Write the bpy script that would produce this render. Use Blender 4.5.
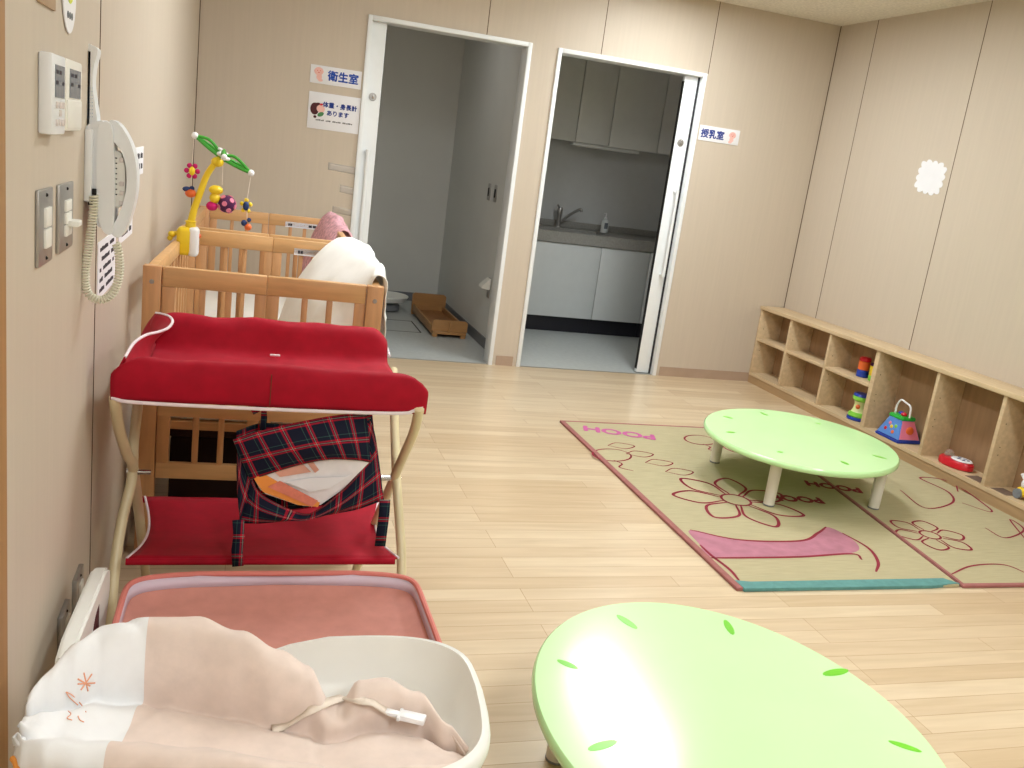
import bpy, bmesh, math, random
from mathutils import Vector, Matrix, noise
from mathutils.bvhtree import BVHTree
random.seed(7)
S = bpy.context.scene
for o in list(bpy.data.objects): bpy.data.objects.remove(o)
COL = S.collection
PI = math.pi

# ---------------------------------------------------------------- camera
F_PX, YAW, PITCH, ROLL, CAM_H = 900.43, .3060, -.2390, .1330, 1.318
_cy, _sy, _cp, _sp = math.cos(YAW), math.sin(YAW), math.cos(PITCH), math.sin(PITCH)
FWD = Vector((_sy*_cp, _cy*_cp, _sp)); _r = Vector((_cy, -_sy, 0)); _u = _r.cross(FWD)
RIGHT = math.cos(ROLL)*_r + math.sin(ROLL)*_u
UP = -math.sin(ROLL)*_r + math.cos(ROLL)*_u
CAM = Vector((0, 0, CAM_H))
cam_d = bpy.data.cameras.new('camera'); cam = bpy.data.objects.new('camera', cam_d); COL.objects.link(cam)
cam_d.sensor_width = 36; cam_d.lens = F_PX/1024*36; cam_d.clip_start = .02
m3 = Matrix((RIGHT, UP, -FWD)).transposed()
cam.matrix_world = Matrix.Translation(CAM) @ m3.to_4x4()
S.camera = cam

def ray(u, v): return FWD + (u-512)/F_PX*RIGHT - (v-384)/F_PX*UP
def at(u, v, x=None, y=None, z=None):
    d = ray(u, v)
    if x is not None: t = (x-CAM.x)/d.x
    elif y is not None: t = (y-CAM.y)/d.y
    else: t = (z-CAM.z)/d.z
    return CAM + t*d

# ---------------------------------------------------------------- world, exposure
w = bpy.data.worlds.new('world'); S.world = w; w.use_nodes = True
w.node_tree.nodes['Background'].inputs[0].default_value = (.9, .93, 1, 1)
w.node_tree.nodes['Background'].inputs[1].default_value = .15
S.view_settings.view_transform = 'Standard'; S.view_settings.look = 'None'
S.view_settings.gamma = 1; S.view_settings.use_curve_mapping = False
S.view_settings.exposure = 0.0
LAMP_POWER = 27

# ---------------------------------------------------------------- room measures
XL, XR, D, HC, YB = -.308, 3.751, 5.647, 2.486, -2.2
XS = 3.564

# ceiling lamps: (x, y, half length x, half length y)
LAMPS = [(2.42, 4.55, .13, .6), (.85, 3.3, .13, .6), (2.42, 1.1, .13, .6), (.75, -.9, .13, .6)]
for (x, y, a, b) in LAMPS:
    l = bpy.data.lights.new('ceiling_lamp_light', 'AREA'); l.shape = 'RECTANGLE'; l.size = 2*a; l.size_y = 2*b
    l.energy = LAMP_POWER*((1.0 if y > 0 else 1.35) if x < 1 else .92); l.color = (.915, .97, 1.0)
    lo = bpy.data.objects.new('ceiling_lamp_light', l); COL.objects.link(lo); lo.location = (x, y, HC-.03)
l = bpy.data.lights.new('washroom_fill_light', 'AREA'); l.size = .3; l.energy = 2.4; l.color = (1, .99, .96)  # added fill light, brightens the washroom walls from out of view
lo = bpy.data.objects.new('washroom_fill_light', l); COL.objects.link(lo); lo.location = (1.0, 6.6, HC-.05)

# ---------------------------------------------------------------- materials
def srgb(c):
    f = lambda v: v/12.92 if v <= .04045 else ((v+.055)/1.055)**2.4
    return tuple(f(v/255) for v in c) + (1,)
MATS = {}
def mat(name, c, rough=.5, spec=.5, var=.04, scale=12, coat=0, metal=0, stretch=(1, 1, 1), bump=0, trans=0, sheen=0, alpha=1, bscale=None):
    if name in MATS: return MATS[name]
    m = bpy.data.materials.new(name); m.use_nodes = True; nt = m.node_tree; N = nt.nodes; L = nt.links
    b = N['Principled BSDF']
    b.inputs['Roughness'].default_value = rough; b.inputs['Specular IOR Level'].default_value = spec
    b.inputs['Metallic'].default_value = metal; b.inputs['Coat Weight'].default_value = coat
    b.inputs['Coat Roughness'].default_value = .12
    b.inputs['Transmission Weight'].default_value = trans; b.inputs['Sheen Weight'].default_value = sheen
    b.inputs['Alpha'].default_value = alpha
    tc = N.new('ShaderNodeTexCoord'); mp = N.new('ShaderNodeMapping'); mp.inputs['Scale'].default_value = stretch
    nz = N.new('ShaderNodeTexNoise'); nz.inputs['Scale'].default_value = scale; nz.inputs['Detail'].default_value = 4
    L.new(tc.outputs['Object'], mp.inputs[0]); L.new(mp.outputs[0], nz.inputs['Vector'])
    rp = N.new('ShaderNodeValToRGB'); c1 = srgb(c)
    rp.color_ramp.elements[0].position = .3; rp.color_ramp.elements[1].position = .7
    rp.color_ramp.elements[0].color = tuple(v*(1-var*2) for v in c1[:3]) + (1,)
    rp.color_ramp.elements[1].color = tuple(min(1, v*(1+var*2)) for v in c1[:3]) + (1,)
    L.new(nz.outputs['Fac'], rp.inputs[0]); L.new(rp.outputs[0], b.inputs['Base Color'])
    if bump:
        bp = N.new('ShaderNodeBump'); bp.inputs['Strength'].default_value = bump; bp.inputs['Distance'].default_value = .004
        nb = nz
        if bscale:
            nb = N.new('ShaderNodeTexNoise'); nb.inputs['Scale'].default_value = bscale; L.new(tc.outputs['Object'], nb.inputs['Vector'])
        L.new(nb.outputs['Fac'], bp.inputs['Height']); L.new(bp.outputs[0], b.inputs['Normal'])
    MATS[name] = m; return m

def wood_floor():
    m = bpy.data.materials.new('maple_plank_floor'); m.use_nodes = True; nt = m.node_tree; N = nt.nodes; L = nt.links
    b = N['Principled BSDF']; tc = N.new('ShaderNodeTexCoord')
    br = N.new('ShaderNodeTexBrick'); br.inputs['Scale'].default_value = 1; br.inputs['Brick Width'].default_value = .91
    br.inputs['Row Height'].default_value = .076; br.inputs['Mortar Size'].default_value = .0012; br.inputs['Mortar Smooth'].default_value = 0
    br.inputs['Color1'].default_value = srgb((223, 204, 174)); br.inputs['Color2'].default_value = srgb((208, 184, 150))
    br.inputs['Mortar'].default_value = srgb((186, 156, 120)); br.offset = .37; br.offset_frequency = 3; br.squash = 1
    L.new(tc.outputs['Object'], br.inputs['Vector'])
    mp = N.new('ShaderNodeMapping'); mp.inputs['Scale'].default_value = (1.2, 14, 1)
    nz = N.new('ShaderNodeTexNoise'); nz.inputs['Scale'].default_value = 2.2; nz.inputs['Detail'].default_value = 6; nz.inputs['Distortion'].default_value = .6
    L.new(tc.outputs['Object'], mp.inputs[0]); L.new(mp.outputs[0], nz.inputs['Vector'])
    rp = N.new('ShaderNodeValToRGB'); rp.color_ramp.elements[0].position = .3; rp.color_ramp.elements[1].position = .7
    rp.color_ramp.elements[0].color = (.86, .83, .78, 1); rp.color_ramp.elements[1].color = (1, 1, 1, 1)
    L.new(nz.outputs['Fac'], rp.inputs[0])
    mx = N.new('ShaderNodeMix'); mx.data_type = 'RGBA'; mx.blend_type = 'MULTIPLY'; mx.inputs[0].default_value = 1
    L.new(br.outputs['Color'], mx.inputs[6]); L.new(rp.outputs[0], mx.inputs[7]); L.new(mx.outputs[2], b.inputs['Base Color'])
    b.inputs['Roughness'].default_value = .33; b.inputs['Specular IOR Level'].default_value = .5
    b.inputs['Coat Weight'].default_value = .25; b.inputs['Coat Roughness'].default_value = .18
    return m

def plaid():
    m = bpy.data.materials.new('tartan_cloth'); m.use_nodes = True; nt = m.node_tree; N = nt.nodes; L = nt.links
    b = N['Principled BSDF']; b.inputs['Roughness'].default_value = .85; b.inputs['Specular IOR Level'].default_value = .2
    uv = N.new('ShaderNodeTexCoord'); sx = N.new('ShaderNodeSeparateXYZ'); L.new(uv.outputs['UV'], sx.inputs[0])
    def bands(ax, period, stops, base):
        mu = N.new('ShaderNodeMath'); mu.operation = 'MULTIPLY'; mu.inputs[1].default_value = 1/period; L.new(sx.outputs[ax], mu.inputs[0])
        fr = N.new('ShaderNodeMath'); fr.operation = 'FRACT'; L.new(mu.outputs[0], fr.inputs[0])
        rp = N.new('ShaderNodeValToRGB'); rp.color_ramp.interpolation = 'CONSTANT'
        e = rp.color_ramp.elements; e[0].position = 0; e[0].color = srgb(base); e[1].position = stops[0][0]; e[1].color = srgb(stops[0][1])
        for p, c in stops[1:]:
            n = e.new(p); n.color = srgb(c)
        L.new(fr.outputs[0], rp.inputs[0]); return rp
    navy, red, wht, grn = (22, 26, 46), (205, 25, 50), (190, 176, 160), (60, 100, 90)
    st = [(.40, grn), (.43, navy), (.60, red), (.67, navy), (.70, wht), (.73, navy), (.76, red), (.83, navy)]
    a = bands(0, .05, st, navy); c = bands(1, .05, st, navy)
    mx = N.new('ShaderNodeMix'); mx.data_type = 'RGBA'; mx.blend_type = 'MIX'; mx.inputs[0].default_value = .5
    L.new(a.outputs[0], mx.inputs[6]); L.new(c.outputs[0], mx.inputs[7]); L.new(mx.outputs[2], b.inputs['Base Color'])
    return m

M = dict(
 wall=mat('wood_veneer_panel', (202, 189, 172), .5, .3, .010, 5, stretch=(14, 14, .5)),
 ceil=mat('ceiling_plaster', (228, 222, 210), .95, .1, .06, 60, bump=.5),
 floor=wood_floor(),
 white=mat('white_painted_metal', (236, 240, 242), .35, .5, .01),
 seam=mat('panel_seam', (92, 70, 50), .8, .1, .02),
 base=mat('vinyl_baseboard', (176, 152, 132), .5, .4, .02),
 pale=mat('pale_interior_wall', (222, 222, 217), .7, .3, .01, 3),
 vinyl=mat('grey_vinyl_floor', (186, 190, 188), .4, .5, .03, 30),
 greybase=mat('grey_baseboard', (120, 122, 126), .5, .4, .02),
 green=mat('apple_green_laminate', (204, 252, 184), .16, .5, .01, 5, coat=.3),
 leaf=mat('green_leaf_print', (118, 208, 50), .3, .5, .05, 5),
 offw=mat('offwhite_plastic_leg', (226, 222, 208), .4, .5, .01),
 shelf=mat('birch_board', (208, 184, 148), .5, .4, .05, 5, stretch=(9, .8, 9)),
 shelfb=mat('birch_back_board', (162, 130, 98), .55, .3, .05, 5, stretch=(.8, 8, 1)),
 shelfk=mat('shelf_plinth', (176, 146, 108), .55, .3, .04, 5, stretch=(9, .8, 9)),
 crib=mat('honey_beech_wood', (210, 164, 112), .4, .5, .06, 6, stretch=(1, 8, 8)),
 cribv=mat('honey_beech_upright', (200, 150, 102), .4, .5, .06, 6, stretch=(8, 8, 1)),
 matt=mat('white_mattress', (236, 234, 226), .8, .2, .01),
 red=mat('red_nylon', (166, 8, 36), .7, .2, .05, 30, sheen=.03, bump=.15),
 pipew=mat('white_piping', (238, 224, 228), .6, .3, .01),
 cream=mat('cream_enamel_tube', (226, 212, 172), .3, .5, .02),
 chrome=mat('chrome', (190, 190, 190), .2, .5, .01, metal=1),
 steel=mat('brushed_steel', (170, 168, 165), .35, .5, .03, 40, metal=.7),
 dark=mat('dark_matte', (30, 28, 28), .6, .3, .02),
 black=mat('black_kick_board', (24, 24, 32), .35, .5, .02),
 pink=mat('salmon_pink_fabric', (204, 142, 130), .75, .25, .03, 25, bump=.15),
 pinkrim=mat('salmon_pink_binding', (214, 128, 118), .55, .3, .02),
 lilac=mat('pale_lilac_mesh', (214, 198, 212), .7, .2, .02),
 shell=mat('white_moulded_plastic', (236, 236, 230), .35, .5, .01),
 quiltw=mat('white_quilted_cotton', (238, 239, 240), .85, .15, .01, 30, bump=.25),
 quiltb=mat('beige_velour', (226, 208, 197), .9, .1, .03, 30, bump=.25, sheen=.2),
 orange=mat('orange_binding', (226, 150, 70), .7, .2, .03),
 peach=mat('peach_embroidery', (236, 172, 140), .8, .2, .03),
 strap=mat('cream_webbing', (232, 220, 206), .8, .2, .03, 60),
 net=mat('white_sheer_cloth', (252, 252, 250), .8, .2, .01, 20, alpha=.93),
 pinknet=mat('pink_patterned_cloth', (232, 176, 186), .85, .2, .16, 60, alpha=.92),
 yellow=mat('yellow_plastic', (240, 206, 40), .35, .5, .02),
 tgreen=mat('green_plastic', (60, 160, 50), .35, .5, .02),
 twhite=mat('white_toy_plastic', (238, 238, 240), .35, .5, .01),
 tred=mat('red_plastic', (205, 26, 44), .3, .5, .02),
 tblue=mat('blue_plastic', (38, 66, 170), .3, .5, .02),
 torange=mat('orange_plastic', (232, 110, 50), .35, .5, .02),
 tpink=mat('pink_plastic', (235, 130, 160), .35, .5, .02),
 magenta=mat('magenta_plush', (200, 40, 110), .8, .2, .05),
 purple=mat('purple_plush', (84, 40, 80), .7, .2, .05),
 tlime=mat('lime_plastic', (130, 205, 70), .3, .5, .02),
 navy=mat('navy_plush', (50, 66, 110), .8, .2, .04),
 clear=mat('frosted_clear_plastic', (225, 220, 215), .1, .5, .01, trans=.85),
 kitch=mat('pale_grey_cabinet_door', (208, 212, 211), .4, .5, .01),
 kitchu=mat('warm_grey_cabinet_door', (226, 228, 226), .4, .5, .01),
 counter=mat('grey_worktop', (150, 148, 142), .35, .5, .06, 80),
 tray=mat('varnished_plywood', (176, 130, 80), .4, .5, .05, 6, stretch=(1, 6, 6)),
 tray2=mat('varnished_plywood_floor', (160, 108, 62), .4, .5, .05, 6, stretch=(6, 1, 6)),
 ivory=mat('ivory_plastic', (236, 234, 226), .4, .5, .01),
 phonew=mat('phone_white_plastic', (232, 234, 236), .4, .5, .01),
 lcd=mat('grey_lcd', (120, 126, 134), .25, .5, .06, 60),
 paper=mat('white_paper', (236, 236, 240), .7, .2, .01),
 ink=mat('dark_ink', (70, 66, 72), .8, .1, .01),
 inkb=mat('blue_ink', (40, 78, 170), .7, .2, .01),
 inkn=mat('navy_ink', (44, 64, 140), .7, .2, .01),
 skin=mat('printed_skin_tone', (238, 188, 178), .7, .2, .03),
 hair=mat('printed_brown', (84, 44, 48), .7, .2, .03),
 tape=mat('clear_tape', (228, 222, 214), .3, .5, .01, alpha=.38),
 ruga=mat('olive_beige_rush_mat', (180, 170, 136), .8, .2, .05, 10, stretch=(1, 30, 1), bump=.3),
 rugb=mat('burgundy_print', (140, 44, 60), .8, .2, .03),
 rugp=mat('pink_print', (178, 120, 136), .8, .2, .05, 20),
 rugm=mat('mauve_print', (190, 96, 150), .8, .2, .03),
 bind=mat('mat_binding', (160, 104, 100), .8, .2, .05, 40),
 teal=mat('teal_binding', (96, 146, 142), .7, .2, .05, 40),
 wood=mat('door_edge_wood', (168, 128, 84), .5, .3, .04, 5, stretch=(12, 12, .5)),
 patch=mat('brown_grey_sticker', (120, 100, 88), .6, .3, .08, 60),
 key=mat('pinkish_phone_key', (216, 206, 202), .4, .5, .02),
 diffuser=None)
def emis():
    m = bpy.data.materials.new('lamp_diffuser'); m.use_nodes = True; b = m.node_tree.nodes['Principled BSDF']
    b.inputs['Base Color'].default_value = (1, 1, 1, 1); b.inputs['Emission Color'].default_value = (.95, .985, 1, 1); b.inputs['Emission Strength'].default_value = 14
    return m
M['diffuser'] = emis(); M['plaid'] = plaid()

# ---------------------------------------------------------------- helpers
def BM(): return bmesh.new()
def box(bm, lo, hi, bev=0, seg=2, mt=None):
    r = bmesh.ops.create_cube(bm, size=1); vs = r['verts']
    for v in vs:
        v.co = Vector([(lo[i]+hi[i])/2 + v.co[i]*(hi[i]-lo[i]) for i in range(3)])
    if bev:
        es = list({e for v in vs for e in v.link_edges})
        bmesh.ops.bevel(bm, geom=es, offset=bev, segments=seg, affect='EDGES', profile=.5, clamp_overlap=True)
    return bm
def spline(pts, n=8, closed=False):
    P = [Vector(p) for p in pts]; out = []
    k = len(P)
    for i in range(k if closed else k-1):
        a = P[(i-1) % k] if closed or i > 0 else P[0]*2-P[1]
        b = P[i]; c = P[(i+1) % k]
        d = P[(i+2) % k] if closed or i+2 < k else P[-1]*2-P[-2]
        for j in range(n):
            t = j/n
            out.append(.5*((2*b)+(c-a)*t+(2*a-5*b+4*c-d)*t*t+(3*b-a-3*c+d)*t**3))
    if not closed: out.append(P[-1])
    return out
def tube(bm, pts, r, seg=10, closed=False, caps=True):
    P = [Vector(p) for p in pts]; n = len(P); rings = []
    nrm = None
    for i in range(n):
        if closed: t = (P[(i+1) % n]-P[(i-1) % n])
        else: t = P[min(i+1, n-1)]-P[max(i-1, 0)]
        t.normalize()
        if nrm is None:
            nrm = t.orthogonal().normalized()
        else:
            nrm = (nrm - t*nrm.dot(t)).normalized()
        bi = t.cross(nrm); rr = r(i/(n-1)) if callable(r) else r
        rings.append([bm.verts.new(P[i]+rr*(math.cos(a)*nrm+math.sin(a)*bi)) for a in [2*PI*k/seg for k in range(seg)]])
    for i in range(n if closed else n-1):
        A, B = rings[i], rings[(i+1) % n]
        for k in range(seg):
            bm.faces.new((A[k], A[(k+1) % seg], B[(k+1) % seg], B[k]))
    if caps and not closed:
        bm.faces.new(rings[0][::-1]); bm.faces.new(rings[-1])
    return bm
def lathe(bm, prof, c=(0, 0, 0), seg=24, sx=1, sy=1, cap=True):
    rings = []
    for (r, z) in prof:
        rings.append([bm.verts.new((c[0]+r*sx*math.cos(2*PI*k/seg), c[1]+r*sy*math.sin(2*PI*k/seg), c[2]+z)) for k in range(seg)])
    for A, B in zip(rings, rings[1:]):
        for k in range(seg): bm.faces.new((A[k], A[(k+1) % seg], B[(k+1) % seg], B[k]))
    if cap: bm.faces.new(rings[0][::-1]); bm.faces.new(rings[-1])
    return bm
def ball(bm, c, r, seg=14, s=(1, 1, 1)):
    q = bmesh.ops.create_uvsphere(bm, u_segments=seg, v_segments=max(6, seg//2+2), radius=r)
    for v in q['verts']: v.co = Vector((c[0]+v.co.x*s[0], c[1]+v.co.y*s[1], c[2]+v.co.z*s[2]))
    return bm
def prism(bm, poly, vec, bev=0):
    """polygon of 3-D points extruded along vec"""
    v0 = [bm.verts.new(Vector(p)) for p in poly]; v1 = [bm.verts.new(Vector(p)+Vector(vec)) for p in poly]
    n = len(poly); fs = [bm.faces.new(v0[::-1]), bm.faces.new(v1)]
    for i in range(n): fs.append(bm.faces.new((v0[i], v0[(i+1) % n], v1[(i+1) % n], v1[i])))
    if bev:
        es = list({e for f in fs for e in f.edges})
        bmesh.ops.bevel(bm, geom=es, offset=bev, segments=2, affect='EDGES', clamp_overlap=True)
    return bm
def grid(bm, fn, nu, nv, uvs=None, thick=0):
    V = [[bm.verts.new(fn(i/nu, j/nv)) for j in range(nv+1)] for i in range(nu+1)]
    lay = bm.loops.layers.uv.verify() if uvs else None
    for i in range(nu):
        for j in range(nv):
            f = bm.faces.new((V[i][j], V[i+1][j], V[i+1][j+1], V[i][j+1]))
            if uvs:
                for l, (a, b) in zip(f.loops, ((i, j), (i+1, j), (i+1, j+1), (i, j+1))): l[lay].uv = uvs(a/nu, b/nv)
    return bm
def ribbon(bm, pts, wd, z, th=.0008):
    """flat stroke lying in a horizontal plane; wd may be a function"""
    P = [Vector((p[0], p[1])) for p in pts]; n = len(P); L0 = []; R0 = []
    for i in range(n):
        t = P[min(i+1, n-1)]-P[max(i-1, 0)]
        if t.length < 1e-9: t = Vector((1, 0))
        t.normalize(); nn = Vector((-t.y, t.x)); ww = wd(i/(n-1)) if callable(wd) else wd
        L0.append(bm.verts.new((*(P[i]+nn*ww/2), z))); R0.append(bm.verts.new((*(P[i]-nn*ww/2), z)))
    for i in range(n-1):
        bm.faces.new((L0[i], L0[i+1], R0[i+1], R0[i]))
    return bm

def thing(name, label, cat, loc=(0, 0, 0), rz=0, group=None):
    o = bpy.data.objects.new(name, None); COL.objects.link(o); o.empty_display_size = .05
    o.location = loc; o.rotation_euler = (0, 0, rz); o['label'] = label; o['category'] = cat
    if group: o['group'] = group
    return o
def mw(o):
    m = Matrix.Translation(o.location) @ o.rotation_euler.to_matrix().to_4x4()
    return mw(o.parent) @ m if o.parent else m
def obj(name, bm, m, parent=None, world=True, smooth=True, label=None, mods=None, sharp=40):
    if parent is not None and world: bm.transform(mw(parent).inverted())
    if mods != 'open': bmesh.ops.recalc_face_normals(bm, faces=bm.faces)
    me = bpy.data.meshes.new(name)
    if smooth:
        for f in bm.faces: f.smooth = True
        for e in bm.edges:
            if len(e.link_faces) == 2 and e.calc_face_angle(0) > math.radians(sharp): e.smooth = False
    bm.to_mesh(me); bm.free()
    for mm in (m if isinstance(m, (list, tuple)) else [m]): me.materials.append(mm)
    o = bpy.data.objects.new(name, me); COL.objects.link(o); o.parent = parent
    if label: o['label'] = label
    return o
def tag(o, label, cat, group=None):
    o['label'] = label; o['category'] = cat
    if group: o['group'] = group
    # put the origin at the base of the mesh
    vs = o.data.vertices
    c = Vector(((min(v.co.x for v in vs)+max(v.co.x for v in vs))/2, (min(v.co.y for v in vs)+max(v.co.y for v in vs))/2, min(v.co.z for v in vs)))
    o.data.transform(Matrix.Translation(-c)); o.location = c
    return o
def struct(name, bm, m, parent=None, smooth=False):
    o = obj(name, bm, m, parent, smooth=smooth)
    if parent is None: o['kind'] = 'structure'
    return o
def solid(o, t, off=0):
    md = o.modifiers.new('thickness', 'SOLIDIFY'); md.thickness = t; md.offset = off; return o
def subs(o, n=1):
    md = o.modifiers.new('smooth', 'SUBSURF'); md.levels = n; md.render_levels = n; return o
def dup(root, loc, rz=None, label=None):
    r = root.copy(); COL.objects.link(r); r.location = loc
    if rz is not None: r.rotation_euler = (0, 0, rz)
    if label: r['label'] = label
    for ch in list(root.children):
        c = ch.copy(); COL.objects.link(c); c.parent = r
        for g in ch.children:
            d = g.copy(); COL.objects.link(d); d.parent = c
    return r
_dn = [0]
def text_bm(body, size, origin, ux, uy, ext=0.0006, bold=0, squeeze=1):
    """lettering as a mesh; ux, uy are the directions of the reading line and of 'up'"""
    cu = bpy.data.curves.new('lettering', 'FONT'); cu.body = body; cu.size = size; cu.extrude = ext; cu.offset = 0
    cu.align_x = 'CENTER'; cu.align_y = 'CENTER'; cu.resolution_u = 3
    t = bpy.data.objects.new('lettering', cu); COL.objects.link(t)
    dg = bpy.context.evaluated_depsgraph_get(); me = bpy.data.meshes.new_from_object(t.evaluated_get(dg))
    bm = BM()
    k = 0
    for dx, dy in ([(0, 0)] if not bold else [(0, 0), (bold, 0), (-bold, 0), (0, bold), (0, -bold)]):
        me.transform(Matrix.Translation((dx, dy, k*2e-5))); bm.from_mesh(me); me.transform(Matrix.Translation((-dx, -dy, -k*2e-5))); k += 1
    ux = Vector(ux).normalized(); uy = Vector(uy).normalized(); uz = ux.cross(uy)
    R = Matrix((ux*squeeze, uy, uz)).transposed().to_4x4()
    bm.transform(Matrix.Translation(Vector(origin)) @ R)
    bpy.data.objects.remove(t); bpy.data.curves.remove(cu); bpy.data.meshes.remove(me)
    return bm
def disc(bm, c, ux, uy, a, b, n=20, rot=0, th=.0005, fn=None):
    ux = Vector(ux).normalized(); uy = Vector(uy).normalized(); nn = ux.cross(uy)
    _dn[0] = (_dn[0]+1) % 12; c = Vector(c)+nn*_dn[0]*3e-5; P = []
    for k in range(n):
        t = 2*PI*k/n; f = fn(t) if fn else 1
        x = a*f*math.cos(t); y = b*f*math.sin(t)
        P.append(Vector(c)+ux*(x*math.cos(rot)-y*math.sin(rot))+uy*(x*math.sin(rot)+y*math.cos(rot)))
    return prism(bm, P, nn*th)

# ================================================================ SETTING
T = .12
b = BM(); box(b, (XL-T, YB-T, -.08), (XR+T, D, 0)); struct('floor', b, M['floor'])
b = BM(); box(b, (XL-T, YB-T, HC), (XR+T, 8.3, HC+.08)); struct('ceiling', b, M['ceil'])
b = BM(); box(b, (XL-T, YB, -.08), (XL, D+T, HC)); struct('wall_left', b, M['wall'])
b = BM(); box(b, (XR, YB, -.08), (XR+T, D+T, HC)); struct('wall_right', b, M['wall'])
b = BM(); box(b, (XL-T, YB-T, -.08), (XR+T, YB, HC)); struct('wall_rear', b, M['wall'])
D1L, D1R, D2L, D2R, DH = .619, 1.621, 1.794, 2.825, 2.04
b = BM()
for lo, hi in (((XL, 0), (D1L, HC)), ((D1L, DH), (D1R, HC)), ((D1R, 0), (D2L, HC)), ((D2L, DH), (D2R, HC)), ((D2R, 0), (XR, HC))):
    box(b, (lo[0], D, lo[1]), (hi[0], D+T, hi[1]))
struct('wall_back', b, M['wall'])
# seams between the veneer panels, narrow dark joints
n = 0
def seam(lo, hi):
    global n; n += 1
    b = BM(); box(b, lo, hi); struct('trim_%d' % n, b, M['seam'])
for y in (2.14,): seam((XL-.001, y-.002, 0), (XL+.0012, y+.002, HC))
for y in (5.255, 4.313, 3.37, 2.43): seam((XR-.0012, y-.002, 0), (XR+.001, y+.002, HC))
for x, z0 in ((1.332, DH), (2.078, DH), (2.835, 0.07)): 
    if x == 2.835: seam((x-.002, D-.0012, DH), (x+.002, D+.001, HC))
    else: seam((x-.002, D-.0012, z0), (x+.002, D+.001, HC))
seam((XL, D-.004, 0), (XL+.004, D, HC)); seam((XR-.004, D-.004, 0), (XR, D, HC))
# near end of left wall: wooden door edge
n += 1; b = BM(); box(b, (XL, 1.2, 0), (XL+.006, 1.34, HC), .002); struct('trim_%d' % n, b, M['wood'])
b = BM(); box(b, (D1R+.028, D-.006, 0), (D2L-.028, D, .066)); struct('baseboard_back', b, M['base'])
b = BM(); box(b, (D2R+.028, D-.006, 0), (XR, D, .066)); struct('baseboard_back_right', b, M['base'])
b = BM(); box(b, (XL, YB, 0), (XL+.006, D, .066)); struct('baseboard_left', b, M['base'])

# door frames and leaves
def doorway(idx, x0, x1, leaf0, leaf1, side):
    if side > 0: leaf1 = 2.789
    r = bpy.data.objects.new('door_%d' % idx, None); COL.objects.link(r); r.location = ((x0+x1)/2, D, 0); r['kind'] = 'structure'
    b = BM(); f = .024
    box(b, (x0-.002, D-.014, 0), (x0+f, D+T+.01, DH+.002), .002)
    box(b, (x1-f, D-.014, 0), (x1+.002, D+T+.01, DH+.002), .002)
    box(b, (x0+f, D-.014, DH-f), (x1-f, D+T+.01, DH+.002), .002)
    obj('door_frame', b, M['white'], r)
    b = BM(); box(b, (x0+f, D+.0, 0), (x1-f, D+.012, .0035)); obj('threshold', b, M['steel'], r)
    b = BM(); box(b, (leaf0, D+.035, .006), (leaf1, D+.072, DH-f-.001), .003); lf = obj('door_leaf', b, M['white'], r)
    b = BM()
    ex = leaf1 if side < 0 else leaf0
    box(b, (ex-(.0015 if side > 0 else -.0), D+.036, .03), (ex+(.0015 if side < 0 else 0), D+.071, DH-.06)); obj('shaded_edge', b, M['dark'], lf)  # dark strip paints the shading on the thickness of the leaf
    if side > 0:
        b = BM(); box(b, (2.790, D+.03, .004), (x1-f, D+.09, DH-f)); obj('dark_gap_filler', b, M['black'], r)  # black filler standing in for the dark open gap beside the leaf
    hx = .679 if side < 0 else 2.755
    b = BM(); yy = D-.012
    tube(b, spline([(hx, D+.034, 1.27), (hx, yy+.004, 1.262), (hx, yy, 1.24), (hx, yy, .74), (hx, yy+.004, .715), (hx, D+.034, .706)], 4), .011, 10)
    obj('door_handle', b, M['white'], lf)
    lx = .687 if side < 0 else 2.738
    b = BM(); 
    bmesh.ops.create_cone(b, cap_ends=True, segments=20, radius1=.024, radius2=.021, depth=.01, matrix=Matrix.Translation((lx, D+.031, 1.59)) @ Matrix.Rotation(PI/2, 4, 'X'))
    obj('lock_rosette', b, M['steel'], lf)
    b = BM(); box(b, (lx-.004, D+.012, 1.58), (lx+.004, D+.027, 1.6), .002); obj('lock_thumb_turn', b, M['chrome'], lf)
    return r
dr1 = doorway(1, D1L, D1R, .45, .735, -1)
dr2 = doorway(2, D2L, D2R, 2.695, 3.05, 1)
for o in (dr1, dr2): pass

# ---- room behind door 1 and kitchen behind door 2
Y0 = D+T
b = BM(); box(b, (XL-T, D, -.08), (1.79, 8.1, -.0005)); struct('floor_washroom', b, M['vinyl'])
b = BM(); box(b, (1.79, D, -.08), (4.0, 8.1, -.0005)); struct('floor_kitchen', b, M['vinyl'])
b = BM(); box(b, (XL-T, 7.98, 0), (1.70, 8.1, HC)); struct('wall_washroom_back', b, M['pale'])
b = BM(); box(b, (1.70, Y0, 0), (1.79, 8.1, HC)); struct('wall_washroom_right', b, M['pale'])
b = BM(); box(b, (XL-T, Y0, 0), (XL, 7.98, HC)); struct('wall_washroom_left', b, M['pale'])
b = BM(); box(b, (1.79, 7.62, 0), (4.0, 7.72, HC)); struct('wall_kitchen_back', b, mat('kitchen_splashback', (206, 208, 208), .4, .4, .01))
b = BM(); box(b, (4.0, Y0, 0), (4.1, 7.72, HC)); struct('wall_kitchen_right', b, M['pale'])
b = BM(); box(b, (1.692, Y0, 0), (1.70, 7.98, .075)); struct('baseboard_washroom_right', b, M['greybase'])
b = BM(); box(b, (XL, 7.972, 0), (1.692, 7.98, .075)); struct('baseboard_washroom_back', b, M['greybase'])
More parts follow.
